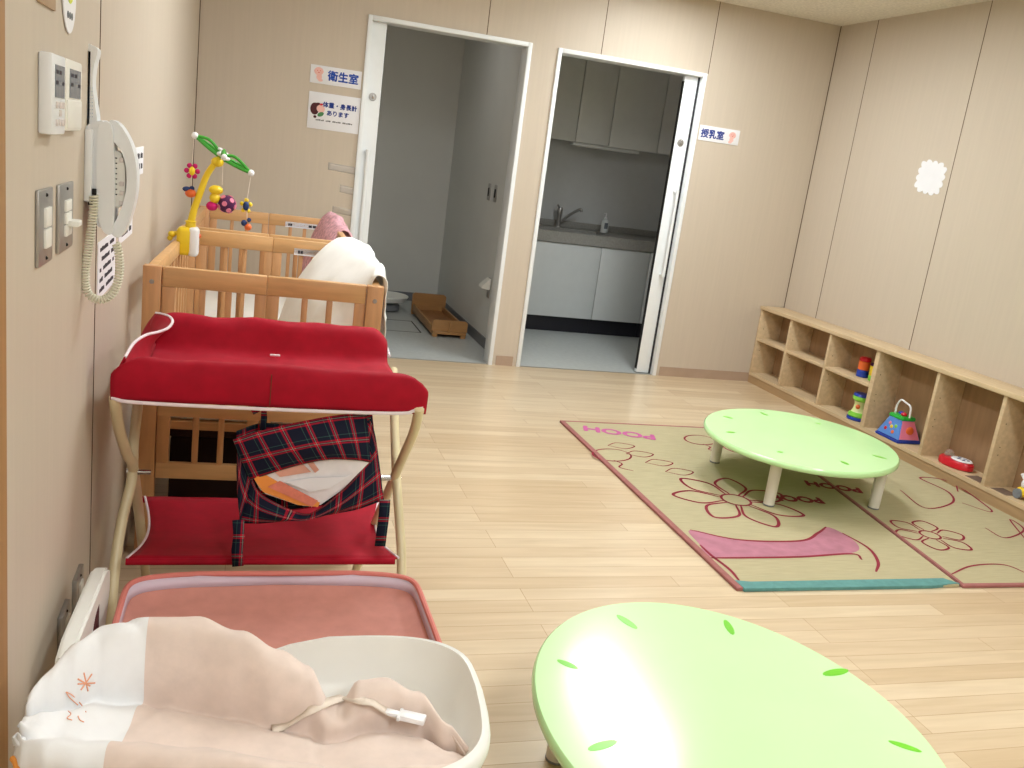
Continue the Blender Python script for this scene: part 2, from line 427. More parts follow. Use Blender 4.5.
# floor hatch outline
n += 1; b = BM()
for q in (((1.0, 6.98), (1.0, 6.99), (1.31, 6.99), (1.31, 6.98)), ((1.30, 6.55), (1.31, 6.55), (1.31, 6.99), (1.30, 6.99)), ((.7, 6.55), (.7, 6.556), (1.31, 6.556), (1.31, 6.55))):
    prism(b, [(x, y, -.0004) for x, y in q], (0, 0, .001))
struct('trim_%d' % n, b, M['dark'])

# ================================================================ CEILING LAMPS
for (x, y, a, c), lb in zip(LAMPS, ('recessed white ceiling lamp nearest the doors', 'recessed white ceiling lamp above the near crib', 'recessed white ceiling lamp near the right wall, away from the doors', 'recessed white ceiling lamp behind the camera')):
    t = thing('ceiling_lamp', lb, 'lamp', (x, y, HC-.02), group='recessed ceiling lamps')
    b = BM()
    for lo, hi in (((x-a-.03, y-c-.03), (x-a, y+c+.03)), ((x+a, y-c-.03), (x+a+.03, y+c+.03)), ((x-a, y-c-.03), (x+a, y-c)), ((x-a, y+c), (x+a, y+c+.03))):
        box(b, (lo[0], lo[1], HC-.02), (hi[0], hi[1], HC))
    obj('lamp_frame', b, M['white'], t)
    b = BM(); box(b, (x-a, y-c, HC-.012), (x+a, y+c, HC-.002)); obj('diffuser', b, M['diffuser'], t)

t = thing('washroom_fill_fixture', 'unseen round white fixture added for the washroom fill light', 'lamp', (1.0, 6.6, HC-.04))  # out-of-view fixture made up to carry the washroom fill light
b = BM(); lathe(b, [(.20, HC-.04), (.21, HC-.03), (.21, HC-.001)], (1.0, 6.6, 0), 32); obj('fill_housing', b, M['white'], t)
# ================================================================ SHELF
ZS = .563
sh = thing('toy_shelf', 'long low birch shelf unit with open cubbies along the right wall', 'shelf', (3.65, 4, 0))
ydiv = [5.25, 4.80, 4.335, 3.838, 3.382, 2.92, 2.46, 2.0]
yend0, yend1 = D-.008, 1.98
b = BM(); box(b, (XS-.012, yend1, ZS-.024), (XR-.001, yend0, ZS), .003); obj('top_board', b, M['shelf'], sh)
b = BM(); box(b, (XS, yend1, .055), (XR-.003, yend0, .075)); obj('bottom_board', b, M['shelf'], sh)
b = BM(); box(b, (XS+.004, yend1, 0), (XS+.022, yend0, .055)); obj('plinth', b, M['shelfk'], sh)
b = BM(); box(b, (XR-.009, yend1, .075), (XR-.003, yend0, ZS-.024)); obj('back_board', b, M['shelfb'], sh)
prev = yend0
for k, y in enumerate([yend0-.011]+ydiv[:-1]+[yend1+.011]):
    wdt = .011 if k not in (3, 6) else .017
    b = BM(); box(b, (XS, y-wdt, .075), (XR-.009, y+wdt, ZS-.024), .001); up = obj('upright', b, M['shelf'], sh)
    if k < 7:
        for z in (.24, .28, .40):
            for xx in (XS+.035,):
                b = BM(); bmesh.ops.create_cone(b, cap_ends=True, segments=8, radius1=.0028, radius2=.0028, depth=.001, matrix=Matrix.Translation((xx, y-wdt-.0003, z)) @ Matrix.Rotation(PI/2, 4, 'X'))
                obj('peg_hole', b, M['seam'], up)
ys = [yend0-.022, 5.25, 4.80, 4.335]
for k in range(3):
    a = ys[k]-(.011 if k else 0); c = ys[k+1]+.011
    b = BM(); box(b, (XS+.002, c, .312), (XR-.009, a, .33), .001); obj('shelf_board', b, M['shelf'], sh)

# ================================================================ TABLES
def round_table(label, cx, cy, a, bb, ang, legs, zt, leafs, top=0):
    t = thing('round_table', label, 'table', (cx, cy, 0), ang, group='low round green tables')
    b = BM(); lathe(b, [(.5, zt-.028), (.985, zt-.028), (.997, zt-.022), (1, zt-.013), (.997, zt-.006), (.985, zt), (.5, zt)], (0, 0, 0), 96, a, bb); b.transform(Matrix.Rotation(top, 4, 'Z'))
    obj('tabletop', b, M['green'], t, world=False)
    for (lx, ly) in legs:
        b = BM(); z0 = LEG0[0]
        lathe(b, [(.019, z0), (.024, z0+.004), (.0245, z0+.03), (.0255, zt-.028)], (lx, ly, 0), 20)
        lg = obj('leg', b, M['offw'], t, world=False)
        b = BM(); lathe(b, [(.022, z0-.0), (.0252, z0+.001), (.0252, z0+.006), (.022, z0+.007)], (lx, ly, 0), 20); obj('foot_cap', b, M['greybase'], lg, world=False)
    for (px, py, l, wd, rot) in leafs:
        b = BM(); disc(b, (px, py, zt+.0002), (1, 0, 0), (0, 1, 0), l, wd, 18, rot, .0004, fn=lambda q: .82+.18*abs(math.cos(q))**3)
        obj('leaf_print', b, M['leaf'], t, world=False)
    return t
LEG0 = [.0125]
ZT = .25
fa = math.atan2(-.801, -.599)
def loc2(cx, cy, ang, p):
    d = Vector((p[0]-cx, p[1]-cy)); c, s = math.cos(-ang), math.sin(-ang)
    return (d.x*c-d.y*s, d.x*s+d.y*c)
def leaves_from_px(cx, cy, ang, rows, zt):
    out = []
    for (ax, ay, bx, by, wd) in rows:
        A = at(ax, ay, z=zt); B = at(bx, by, z=zt); p = loc2(cx, cy, ang, (A+B)/2); l = (B-A).length/2
        out.append((p[0], p[1], l, wd, math.atan2(B.y-A.y, B.x-A.x)-ang))
    return out
FT = (2.542, 3.490)
lf = leaves_from_px(*FT, 0, [(723, 416, 733, 418.5, .016), (760, 412, 768, 416, .014), (726, 432, 735, 432.5, .014), (777, 452, 783, 452, .013), (815, 423, 821, 424, .012), (841, 461, 849, 465, .014), (872, 455, 887, 459, .014)], ZT)
far_legs = [(-.245, .29), (-.275, -.262), (.266, -.275), (.275, .262)]
ta = round_table('low round apple green table standing on the printed mat by the shelf', FT[0], FT[1], .49, .445, 0, [loc2(0, 0, 0, p) for p in far_legs], ZT, lf, math.radians(53))
LEG0[0] = .0005
NT = (1.041, 1.452)
lf = leaves_from_px(*NT, 0, [(617, 615, 637, 629, .014), (725, 620, 733, 635, .013), (557, 660, 578, 669, .012), (823, 675, 848, 670, .015), (888, 741, 922, 752, .012), (588, 750, 617, 741, .013)], ZT)
tb = round_table('low round apple green table in the foreground on the bare wood floor', NT[0], NT[1], .419, .504, 0, [(-.285, .225), (.27, .25), (-.25, -.27), (.27, -.25)], ZT, lf)

# ================================================================ MATS ON FLOOR
def flat_art(name, parent, m, strokes, z):
    b = BM()
    for pts, wd in strokes: ribbon(b, spline([(p[0], p[1], 0) for p in pts], 10), wd, z)
    return obj(name, b, m, parent, mods='open', smooth=False)
def circ(cx, cy, a, bb, t0=0, t1=360, rot=0, n=14):
    out = []
    for k in range(n+1):
        t = math.radians(t0+(t1-t0)*k/n); x = a*math.cos(t); y = bb*math.sin(t); r = math.radians(rot)
        out.append((cx+x*math.cos(r)-y*math.sin(r), cy+x*math.sin(r)+y*math.cos(r)))
    return out
def taper(wd): return lambda s: wd*(.45+.55*math.sin(PI*min(1, max(0, s)))**.6)
lm = thing('floor_mat', 'olive beige woven mat with burgundy lines and a pink band, left of the pair', 'mat', (2.3, 3.4, 0), group='printed woven floor mats')
P1 = [(1.692, 2.476), (2.63, 2.476), (2.90, 4.378), (1.692, 4.378)]
b = BM(); prism(b, [(x, y, .0005) for x, y in P1], (0, 0, .0105), .002); obj('woven_sheet', b, M['ruga'], lm)
b = BM()
box(b, (1.680, 2.470, .0004), (1.706, 4.384, .0125), .003); box(b, (1.70, 4.366, .0004), (2.90, 4.384, .0125), .003)
obj('cloth_binding', b, M['bind'], lm)
b = BM(); prism(b, [(1.705, 2.462, .0004), (2.50, 2.470, .0004), (2.64, 2.485, .0004), (2.60, 2.53, .0004), (1.76, 2.513, .0004), (1.70, 2.53, .0004)], (0, 0, .0125), .002); obj('teal_fold', b, M['teal'], lm, label='teal folded edge')
# print: plain flowing shapes (a large flower head, clouds, balloons)
zz = .0116
band = [at(px, py, z=.011) for px, py in ((690, 530), (740, 540), (800, 541), (818, 533), (826, 527), (842, 533), (858, 545), (852, 553), (800, 556), (740, 557), (707, 556), (700, 545))]
bb_ = spline([(p.x, p.y, zz) for p in band], 5, True)
b = BM(); f = b.faces.new([b.verts.new(p) for p in bb_]); obj('pink_band', b, M['rugp'], lm, mods='open', smooth=False)
st = []
def pxs(pts, wd): st.append(([(at(x, y, z=.011).x, at(x, y, z=.011).y) for x, y in pts], taper(wd)))
pxs([(690, 530), (740, 540), (800, 541), (818, 533), (826, 527)], .014)
pxs([(707, 558), (740, 558), (800, 557), (852, 554), (862, 560)], .014)
pxs([(700, 545), (712, 556), (730, 570), (740, 582)], .014)
pxs([(842, 533), (868, 548), (878, 562), (876, 572)], .014)
# large petalled flower
fc = at(736, 500, z=.011); 
for k in range(7):
    a0 = 2*PI*k/7+.3; pts = [(fc.x+.07*math.cos(a0-.3), fc.y+.07*math.sin(a0-.3)), (fc.x+.2*math.cos(a0-.36), fc.y+.2*math.sin(a0-.36)), (fc.x+.29*math.cos(a0), fc.y+.29*math.sin(a0)), (fc.x+.2*math.cos(a0+.36), fc.y+.2*math.sin(a0+.36)), (fc.x+.07*math.cos(a0+.3), fc.y+.07*math.sin(a0+.3))]
    st.append((pts, taper(.015)))
st.append((circ(fc.x, fc.y, .065, .065), .012))
# leaf sprays and balloons at the far side
for (px, py, s) in ((612, 455, .11), (745, 447, .15), (700, 440, .1)):
    c = at(px, py, z=.011)
    st.append((circ(c.x, c.y, s, s*.75, 0, 360, 30), taper(.011)))
    st.append(([(c.x-s*.2, c.y-s*.7), (c.x, c.y-s*1.15), (c.x-s*.3, c.y-s*1.6), (c.x+.02, c.y-s*2)], taper(.009)))
for k in range(4):
    c = (1.80+.05*k, 3.98-.12*k)
    st.append(([(c[0], c[1]), (c[0]+.07, c[1]+.05), (c[0]+.15, c[1]+.01), (c[0]+.08, c[1]-.04), (c[0], c[1])], taper(.008)))
flat_art('line_print', lm, M['rugb'], st, zz+.0003)
# lettering, read from the far side of the mat
def rug_text(parent, pxa, pxb, size, m, sq=1):
    A = at(*pxa, z=.0118); B = at(*pxb, z=.0118)
    ux = (A-B).normalized()      # reading direction points from right to left
    uy = Vector((0, 0, 1)).cross(ux)
    b = text_bm('POOH', size, (A+B)/2+Vector((0, 0, .0004)), ux, uy, .0002, .005, sq)
    return obj('lettering', b, m, parent, smooth=False)
rug_text(lm, (585, 428), (653, 437), .13, M['rugm'], 1.05)
rug_text(lm, (773, 497), (816, 500), .1, M['rugb'], .95)
rm = thing('floor_mat', 'olive beige woven mat with burgundy lines, along the foot of the shelf', 'mat', (3.1, 3.4, 0), group='printed woven floor mats')
P2 = [(2.645, 2.476), (3.535, 2.476), (3.55, 4.378), (2.91, 4.378)]
b = BM(); prism(b, [(x, y, .0005) for x, y in P2], (0, 0, .0105), .002); obj('woven_sheet', b, M['ruga'], rm)
b = BM(); prism(b, [(2.638, 2.476, .0004), (2.658, 2.476, .0004), (2.923, 4.378, .0004), (2.905, 4.378, .0004)], (0, 0, .0125), .003)
box(b, (2.64, 2.468, .0004), (3.535, 2.488, .0125), .003); obj('cloth_binding', b, M['bind'], rm)
st = []
for (px, py, s) in ((930, 535, .17), (965, 480, .13)):
    c = at(px, py, z=.011)
    for k in range(6):
        a0 = 2*PI*k/6; r0 = s
        pts = [(c.x+.3*r0*math.cos(a0-.3), c.y+.3*r0*math.sin(a0-.3)), (c.x+.75*r0*math.cos(a0-.42), c.y+.75*r0*math.sin(a0-.42)), (c.x+r0*math.cos(a0), c.y+r0*math.sin(a0)), (c.x+.75*r0*math.cos(a0+.42), c.y+.75*r0*math.sin(a0+.42)), (c.x+.3*r0*math.cos(a0+.3), c.y+.3*r0*math.sin(a0+.3))]
        st.append((pts, taper(.011)))
    st.append((circ(c.x, c.y, .25*s, .25*s), .01))
pxs([(900, 490), (925, 508), (952, 503), (948, 492), (920, 478), (950, 482), (985, 505), (990, 512), (962, 503)], .012)
pxs([(905, 448), (935, 462), (953, 478), (958, 492)], .011)
pxs([(950, 575), (972, 566), (1004, 565), (1030, 575)], .01)
pxs([(985, 528), (1005, 538), (1024, 530), (1010, 520), (1030, 545)], .01)
flat_art('line_print', rm, M['rugb'], st, zz+.0003)
rug_text(rm, (808, 483), (858, 490), .1, M['rugb'], .95)

# ================================================================ CRIBS
def make_crib(label, cx, y0, rz, L, plate=True):
    W = .69; Hh = .9
    t = thing('baby_crib', label, 'crib', (cx, y0, 0), rz, group='beech baby cribs')
    hw = W/2
    for sx in (-1, 1):
        for yy in (0.0, L):
            b = BM(); x0 = sx*hw - (.05 if sx > 0 else 0); box(b, (x0, yy-(0 if yy == 0 else .036), 0), (x0+.05, yy+(.036 if yy == 0 else 0), Hh), .002)
            p = obj('corner_post', b, M['cribv'], t, world=False)
            b = BM(); bmesh.ops.create_cone(b, cap_ends=True, segments=16, radius1=.007, radius2=.006, depth=.003, matrix=Matrix.Translation((x0+.025, yy+(-.0012 if yy == 0 else .0012), Hh-.045)) @ Matrix.Rotation(PI/2, 4, 'X'))
            obj('bolt_cap', b, M['steel'], p, world=False)
    for e, yy in enumerate((.008, L-.03)):
        y1 = yy+.022
        for sx in (-1, 1):
            xa, xb = (-hw+.052, -.0012) if sx < 0 else (.0012, hw-.052)
            b = BM(); box(b, (xa, yy-.002, Hh-.058), (xb, y1+.002, Hh), .004); obj('end_rail', b, M['crib'], t, world=False)
            b = BM(); box(b, (xa, yy, .25), (xb, y1, .30), .003); obj('lower_rail', b, M['crib'], t, world=False)
            for xs_ in ((xa, xa+.036), (xb-.032, xb)):
                b = BM(); box(b, (xs_[0], yy, .30), (xs_[1], y1, Hh-.058), .002); obj('end_stile', b, M['cribv'], t, world=False)
            for q in (.36, .64):
                xc = xa+.036+(xb-xa-.068)*(.335 if q < .5 else .665)
                b = BM(); box(b, (xc-.009, yy+.003, .30), (xc+.009, y1-.003, Hh-.058), .003); obj('slat', b, M['cribv'], t, world=False)
        b = BM(); box(b, (-hw+.052, yy-.001, .45), (hw-.05, y1+.001, .49), .002); obj('mattress_rail', b, M['crib'], t, world=False)
    for sx in (-1, 1):
        x0 = sx*hw-(.03 if sx > 0 else -.008); x1 = x0+.022
        for z0, z1 in ((Hh-.05, Hh-.002), (.25, .31)):
            b = BM(); box(b, (x0-.002, .037, z0), (x1+.002, L-.037, z1), .004); obj('side_rail', b, M['crib'], t, world=False)
        k = 11
        for i in range(k):
            yc = .037+(L-.074)*(i+.5)/k
            b = BM(); box(b, (x0+.003, yc-.012, .31), (x1-.003, yc+.012, Hh-.05), .003); obj('slat', b, M['cribv'], t, world=False)
    b = BM(); box(b, (-hw+.045, .04, .40), (hw-.045, L-.04, .425)); obj('base_board', b, M['crib'], t, world=False)
    b = BM(); box(b, (-hw+.052, .05, .425), (hw-.05, L-.05, .50), .02, 3); obj('mattress', b, M['matt'], t, world=False)
    b = BM(); box(b, (-.0+.085, L-.032, Hh-.06), (.265, L-.0305, Hh-.032)); lb = obj('label_plate', b, M['paper'], t, world=False, label='white maker label strip')
    b = BM(); 
    for x0, x1, m_ in ((.10, .108, 0), (.11, .12, 0), (.205, .222, 0), (.226, .244, 0)): box(b, (x0, L-.0326, Hh-.053), (x1, L-.0318, Hh-.04))
    obj('print_mark', b, M['ink'], lb, world=False)
    return t
c1 = make_crib('honey coloured wooden baby crib with white cloth over its rail, behind the red changing table', .072, 2.745, math.radians(-2.2), 1.08)
c2 = make_crib('honey coloured wooden baby crib farthest back, nearest the signs on the wall', .098, 3.90, math.radians(-1), 1.06)

t = thing('shade_filler_box', 'dark box added under the near crib to fill in the shade between its lower slats', 'box', (.07, 3.3, 0))  # added box, stands in for the dark shade under the crib
b = BM(); box(b, (-.19, 2.90, 0), (.33, 3.66, .34), .01); obj('box_body', b, mat('shade_filler_body', (44, 32, 30), .9, .1), t)
b = BM(); box(b, (-.195, 2.895, .34), (.335, 3.665, .37), .008); obj('box_lid', b, mat('shade_filler_lid', (56, 40, 36), .9, .1), t)
# cloths hung over the crib side rails
def cloth_over(name, label, cat, m, path, ys, seed, amp=.02):
    """path: list of rows (y, [(x,z)...]) draped from inside to outside"""
    b = BM()
    rows = [spline([(x, y, z) for x, z in pr], 6) for y, pr in path]
    k = len(rows[0]); cols = [spline([rows[r][i] for r in range(len(rows))], 8) for i in range(k)]
    V = [[None]*k for _ in cols[0]]
    for i in range(k):
        for j, p in enumerate(cols[i]):
            nz = noise.fractal(Vector((p.x*9+seed, p.y*9, p.z*9)), 1, 2, 4)+.35*noise.noise(Vector((p.x*30, p.y*26+p.z*22, seed)))
            q = p+Vector((amp*nz, amp*.6*nz, amp*.8*nz)); V[j][i] = b.verts.new(q)
    for j in range(len(V)-1):
        for i in range(k-1): b.faces.new((V[j][i], V[j+1][i], V[j+1][i+1], V[j][i+1]))
    o = obj(name, b, m, mods='open', sharp=180); tag(o, label, cat); solid(o, .003); return o
cloth_over('white_cloth', 'crumpled sheer white cloth draped over the near crib rail', 'cloth', M['net'],
  [(2.80, [(.33, .70), (.365, .79), (.38, .86), (.40, .925), (.432, .905), (.438, .75), (.438, .60), (.438, .48)]),
   (3.02, [(.22, .64), (.28, .78), (.33, .86), (.405, .94), (.446, .905), (.452, .74), (.452, .56), (.45, .40)]),
   (3.28, [(.16, .58), (.20, .72), (.27, .84), (.39, .955), (.452, .92), (.466, .76), (.466, .56), (.466, .38)]),
   (3.52, [(.14, .56), (.17, .70), (.23, .83), (.345, .955), (.452, .93), (.474, .80), (.476, .58), (.474, .40)]),
   (3.72, [(.20, .60), (.25, .70), (.29, .80), (.36, .91), (.44, .925), (.478, .80), (.484, .60), (.484, .44)])], None, 3, .015)
cloth_over('pink_cloth', 'pink patterned cloth bunched over the rail of the farthest crib', 'cloth', M['pinknet'],
  [(4.35, [(.33, .62), (.35, .72), (.38, .80), (.44, .905), (.485, .86), (.50, .74), (.505, .6)]),
   (4.60, [(.28, .62), (.31, .74), (.35, .86), (.415, .95), (.475, .90), (.50, .76), (.51, .6)]),
   (4.78, [(.28, .62), (.31, .74), (.35, .87), (.41, .95), (.475, .89), (.50, .76), (.51, .6)]),
   (4.93, [(.33, .64), (.35, .76), (.37, .85), (.43, .91), (.475, .88), (.495, .74), (.505, .6)])], None, 9, .016)

# ================================================================ CHANGING TABLE
ct = thing('changing_table', 'red fabric folding changing table with cream tube legs', 'changing table', (.09, 2.28, 0))
xa, xb, ya, yb = -.258, .437, 2.03, 2.52
def rollz(v):   # cross profile from the front apron bottom over the front roll, tray, back roll
    P = [(ya+.002, .712), (ya-.004, .75), (ya-.001, .785), (ya+.012, .803), (ya+.03, .800), (ya+.048, .775), (ya+.062, .745), (ya+.10, .728), (yb-.12, .724), (yb-.055, .727), (yb-.035, .755), (yb-.018, .795), (yb+.008, .812), (yb+.03, .798), (yb+.038, .76), (yb+.036, .72)]
    return P
prof = spline([(0, y, z) for y, z in rollz(0)], 3)
def ctf(u, v):
    i = v*(len(prof)-1); a = prof[int(i)]; c = prof[min(int(i)+1, len(prof)-1)]; p = a.lerp(c, i-int(i))
    x = xa+(xb-xa)*u; y, z = p.y, p.z
    edge = min(u, 1-u); w0 = min(1, max(0, (v-.12)/.14)); w0 = w0*w0*(3-2*w0)
    x0 = xa+.045*w0; x1 = xb-.032*w0; x = x0+(x1-x0)*u
    if v > .6 and z > .735:
        q_ = max(0, 1-edge/.07); z -= .03*q_*q_*(z-.72)/.09
    if v < .4 and z > .75:
        q_ = max(0, 1-edge/.05); z -= .022*q_*q_*(z-.74)/.06
    nz = noise.fractal(Vector((u*5, v*7, 2.3)), 1, 2, 3); z += .006*nz*(1 if .1 < v else .2)
    if .45 < v < .98: z += .0035*math.sin(u*22+v*30)*max(0, 1-abs(v-.75)/.2)*(.4+.6*math.sin(u*4))
    return Vector((x, y, z))
b = BM(); grid(b, ctf, 60, len(prof)-1)
o = obj('fabric_tray', b, M['red'], ct, mods='open', sharp=180); solid(o, .004)
# side wing at the left end, with white piping on its curved edge
WP = spline([at(125, 357, y=2.055), at(134, 343, y=2.17), at(146, 335, y=2.26), at(158, 332, y=2.32), at(168, 328, y=2.38), at(172.5, 322, y=2.42), at(170.5, 317.5, y=2.46), at(164, 314.5, y=2.49), at(156, 313, y=2.52)], 6)
def wing(u, v):
    i = u*(len(WP)-1); p = WP[int(i)].lerp(WP[min(int(i)+1, len(WP)-1)], i-int(i))
    q = Vector((xa+.05, ya+.05+(yb-.04-ya-.05)*u, .735)); r = q.lerp(p, v); r.x -= .014*math.sin(PI*v); return r
b = BM(); grid(b, wing, 30, 8); o = obj('side_wing', b, M['red'], ct, mods='open', sharp=180); solid(o, .004)
def outer(u, v):
    p = wing(u, 1); q = Vector((xa+.004, p.y+.004, .722)); return p.lerp(q, v)+Vector((-.006*math.sin(PI*v), 0, 0))
b = BM(); grid(b, outer, 30, 6); o = obj('outer_wing', b, M['red'], ct, mods='open', sharp=180); solid(o, .004)
b = BM(); tube(b, WP, .0036, 8)
obj('wing_piping', b, M['pipew'], ct)
b = BM(); tube(b, spline([(xa+.002, ya+.002, .716), (xa+.06, ya-.003, .709), (.1, ya-.004, .708), (xb-.08, ya-.004, .712), (xb-.03, ya-.002, .72), (xb, ya+.002, .738)], 6), .0042, 8); obj('apron_piping', b, M['pipew'], ct)
b = BM(); tube(b, spline([(xb-.025, yb-.03, .742), (xb-.02, yb+.01, .74), (xb-.022, yb+.035, .75)], 4), .004, 8)
obj('end_piping', b, M['pipew'], ct)
b = BM(); q = at(275, 356, z=.737); box(b, (q.x-.013, q.y-.004, q.z), (q.x+.013, q.y+.004, q.z+.004), .001); obj('slot_label', b, M['pipew'], ct)
# apron seam
b = BM(); box(b, (.075, ya-.0075, .718), (.0765, ya-.004, .79)); obj('apron_seam', b, M['seam'], ct)
# legs: crossing curved tubes
def on_plane(px, py, A, B):
    # point seen at (px, py) on the slanted plane through the (y, z) points A and B
    k = (B[0]-A[0])/(B[1]-A[1]); d = ray(px, py); t = (A[0]+k*(CAM.z-A[1])-CAM.y)/(d.y-k*d.z); return CAM+t*d
PV = (2.235, .475)
LEGS = {-1: (((115.5, 404), (119, 428), (127, 454), (133.5, 470)), (137, 404), (134, 440), ((132, 478), (122, 522), (114, 576)), -.215),
        1: (((419, 410), (414, 432), (404, 455), (397.5, 470)), (391.5, 345), (394.5, 420), ((396.5, 478), (400, 530), (401.5, 566)), .375)}
for sd, (fr, bt, bm_, lo, xfoot) in LEGS.items():
    up = [on_plane(px, py, (ya+.014, .705), PV) for px, py in fr]
    X = dict(fb=xfoot, pv=up[-1].x)
    b = BM(); tube(b, spline([Vector((up[0].x, ya+.012, .715))]+up+[Vector(((up[-1].x*.5+xfoot*.5), 2.40, .24)), Vector((xfoot, 2.55, .012))], 6), .0125, 12)
    l1 = obj('leg', b, M['cream'], ct); o_ = -.024*sd
    dn = [on_plane(px, py, PV, (1.97, 0)) for px, py in lo]; X['lf'] = dn[-1].x
    T1 = on_plane(*bt, (yb-.012, .70), PV); T2 = on_plane(*bm_, (yb-.012, .70), PV)
    b = BM(); tube(b, spline([Vector((T1.x, yb-.012, .70)), T2]+dn+[Vector((dn[-1].x, 1.975, .012))], 6), .0125, 12)
    l2 = obj('leg', b, M['cream'], ct)
    for lgo, xx, y, z in ((l1, X['fb'], 2.55, 0), (l2, X['lf'], 1.975, 0)):
        b = BM(); lathe(b, [(.014, 0), (.017, .003), (.016, .03), (.013, .032)], (xx, y, z), 14); obj('rubber_foot', b, M['ivory'], lgo)
    b = BM(); bmesh.ops.create_cone(b, cap_ends=True, segments=12, radius1=.008, radius2=.006, depth=.056, matrix=Matrix.Translation((X['pv']+o_/2, 2.235, .47)) @ Matrix.Rotation(PI/2, 4, 'Y'))
    obj('pivot_bolt', b, M['chrome'], ct)
b = BM(); tube(b, [(-.245, ya+.016, .722), (.42, ya+.016, .722)], .009, 10); obj('top_cross_tube', b, M['cream'], ct)
b = BM(); tube(b, [(-.225, yb-.005, .73), (.40, yb-.005, .73)], .009, 10); obj('top_cross_tube', b, M['cream'], ct)
def lowf(u, v):
    x = -.222+.645*u; y = 2.105+(2.50-2.105)*v; z = .30-.005*v-.02*math.sin(v*PI)+.003*noise.noise(Vector((u*6, v*4, 5)))
    x += (.028*math.sin(v*PI) if u < .5 else -.028*math.sin(v*PI))*abs(2*u-1)
    return Vector((x, y, z))
b = BM(); grid(b, lowf, 30, 14); o = obj('lower_shelf', b, M['red'], ct, mods='open'); solid(o, .004)
b = BM(); tube(b, spline([lowf(0, v/8)+Vector((-.001, 0, .002)) for v in range(9)], 3), .0032, 8); obj('shelf_piping', b, M['pipew'], ct)
b = BM(); tube(b, spline([lowf(1, v/8)+Vector((.001, 0, .002)) for v in range(9)], 3), .0032, 8)
obj('shelf_piping', b, M['pipew'], ct)
b = BM(); tube(b, [(-.225, 2.105, .293), (.415, 2.105, .293)], .009, 10); obj('front_shelf_tube', b, M['red'], ct)
b = BM(); tube(b, [(-.235, 2.50, .288), (.425, 2.50, .288)], .009, 10); obj('rear_shelf_tube', b, M['red'], ct)

# ================================================================ TARTAN BAG
bg = thing('tartan_bag', 'navy and red tartan cloth bag hanging under the front of the changing table', 'bag', (.19, 2.06, .41))
YBG = 2.062
def bp(px, py, y=YBG): return at(px, py, y=y)
def quad_cloth(top, bot, n1, n2, bulge, name, uvo=(0, 0)):
    """cloth between an upper and a lower boundary given as pixel rows on the bag's front plane"""
    A = spline([bp(*p) for p in top], 8); B = spline([bp(*p) for p in bot], 8)
    def pick(S_, u):
        i = u*(len(S_)-1); a = S_[int(i)]; c = S_[min(int(i)+1, len(S_)-1)]; return a.lerp(c, i-int(i))
    def fn(u, v):
        p = pick(A, u).lerp(pick(B, u), v)
        q = p.copy(); q.y += -bulge*math.sin(PI*u)*math.sin(PI*min(1, v*.8+.1))+.003*noise.noise(Vector((u*5, v*5, 1)))
        return q
    W_ = (A[0]-A[-1]).length; H_ = (A[0]-B[0]).length
    b = BM(); grid(b, fn, n1, n2, uvs=lambda u, v: (uvo[0]+u*W_, uvo[1]+v*H_*1.0))
    return b
b = quad_cloth([(236, 438), (262, 430), (300, 432), (345, 425), (374, 412)], [(240, 523), (262, 522), (305, 517), (345, 511), (384, 501)], 24, 18, -.01, 'x', (.01, .02))
for v in b.verts: v.co.y += .05
o = obj('back_panel', b, M['plaid'], bg, mods='open'); solid(o, .003)
b = quad_cloth([(252, 477), (262, 494), (300, 512), (318, 508), (345, 486), (366, 462), (376, 450)], [(240, 523), (262, 522), (290, 519), (315, 515), (340, 511), (362, 507), (384, 500)], 30, 10, .03, 'x', (.0, .03))
o = obj('front_panel', b, M['plaid'], bg, mods='open'); solid(o, .003)
b = quad_cloth([(238, 440), (243, 462), (254, 479)], [(237, 470), (238, 500), (240, 523)], 8, 8, .01, 'x', (.0, .0))
o = obj('side_panel', b, M['plaid'], bg, mods='open'); solid(o, .003)
b = quad_cloth([(362, 412), (372, 424), (376, 440), (378, 454)], [(352, 470), (362, 480), (370, 490), (384, 500)], 8, 8, .008, 'x', (.0, .02))
for v in b.verts: v.co.y += .006
o = obj('side_panel', b, M['plaid'], bg, mods='open'); solid(o, .003)
b = quad_cloth([(233, 438), (262, 428), (300, 419), (335, 413), (366, 411)], [(250, 478), (285, 466), (320, 457), (350, 457), (370, 461)], 26, 10, .03, 'x', (.02, .03))
for v in b.verts: v.co.y -= .012
o = obj('flap', b, M['plaid'], bg, mods='open'); solid(o, .003)
def strap_px(pts, wd, name, par, m, y=YBG-.015):
    b = BM(); P = [bp(px, py, y) for px, py in pts]; lay = b.loops.layers.uv.verify()
    V = []
    for i, p in enumerate(P):
        t = (P[min(i+1, len(P)-1)]-P[max(i-1, 0)]).normalized(); nn = t.cross(Vector((0, 1, 0))).normalized()
        V.append((b.verts.new(p+nn*wd/2), b.verts.new(p-nn*wd/2)))
    for i in range(len(V)-1):
        f = b.faces.new((V[i][0], V[i+1][0], V[i+1][1], V[i][1]))
        for l in f.loops: l[lay].uv = (l.vert.co.x, l.vert.co.z)
    o = obj(name, b, m, par, mods='open'); solid(o, .004); return o
strap_px([(238, 520), (239, 535), (237, 550), (238, 566)], .026, 'strap', bg, M['plaid'])
strap_px([(385, 500), (384, 515), (382, 530), (380, 546)], .026, 'strap', bg, M['plaid'], YBG-.02)
strap_px([(252, 412), (258, 409), (264, 406), (264, 418), (263, 430)], .014, 'strap', bg, M['plaid'], YBG+.004)
strap_px([(352, 407), (362, 412), (368, 420)], .016, 'strap', bg, M['plaid'], YBG+.004)
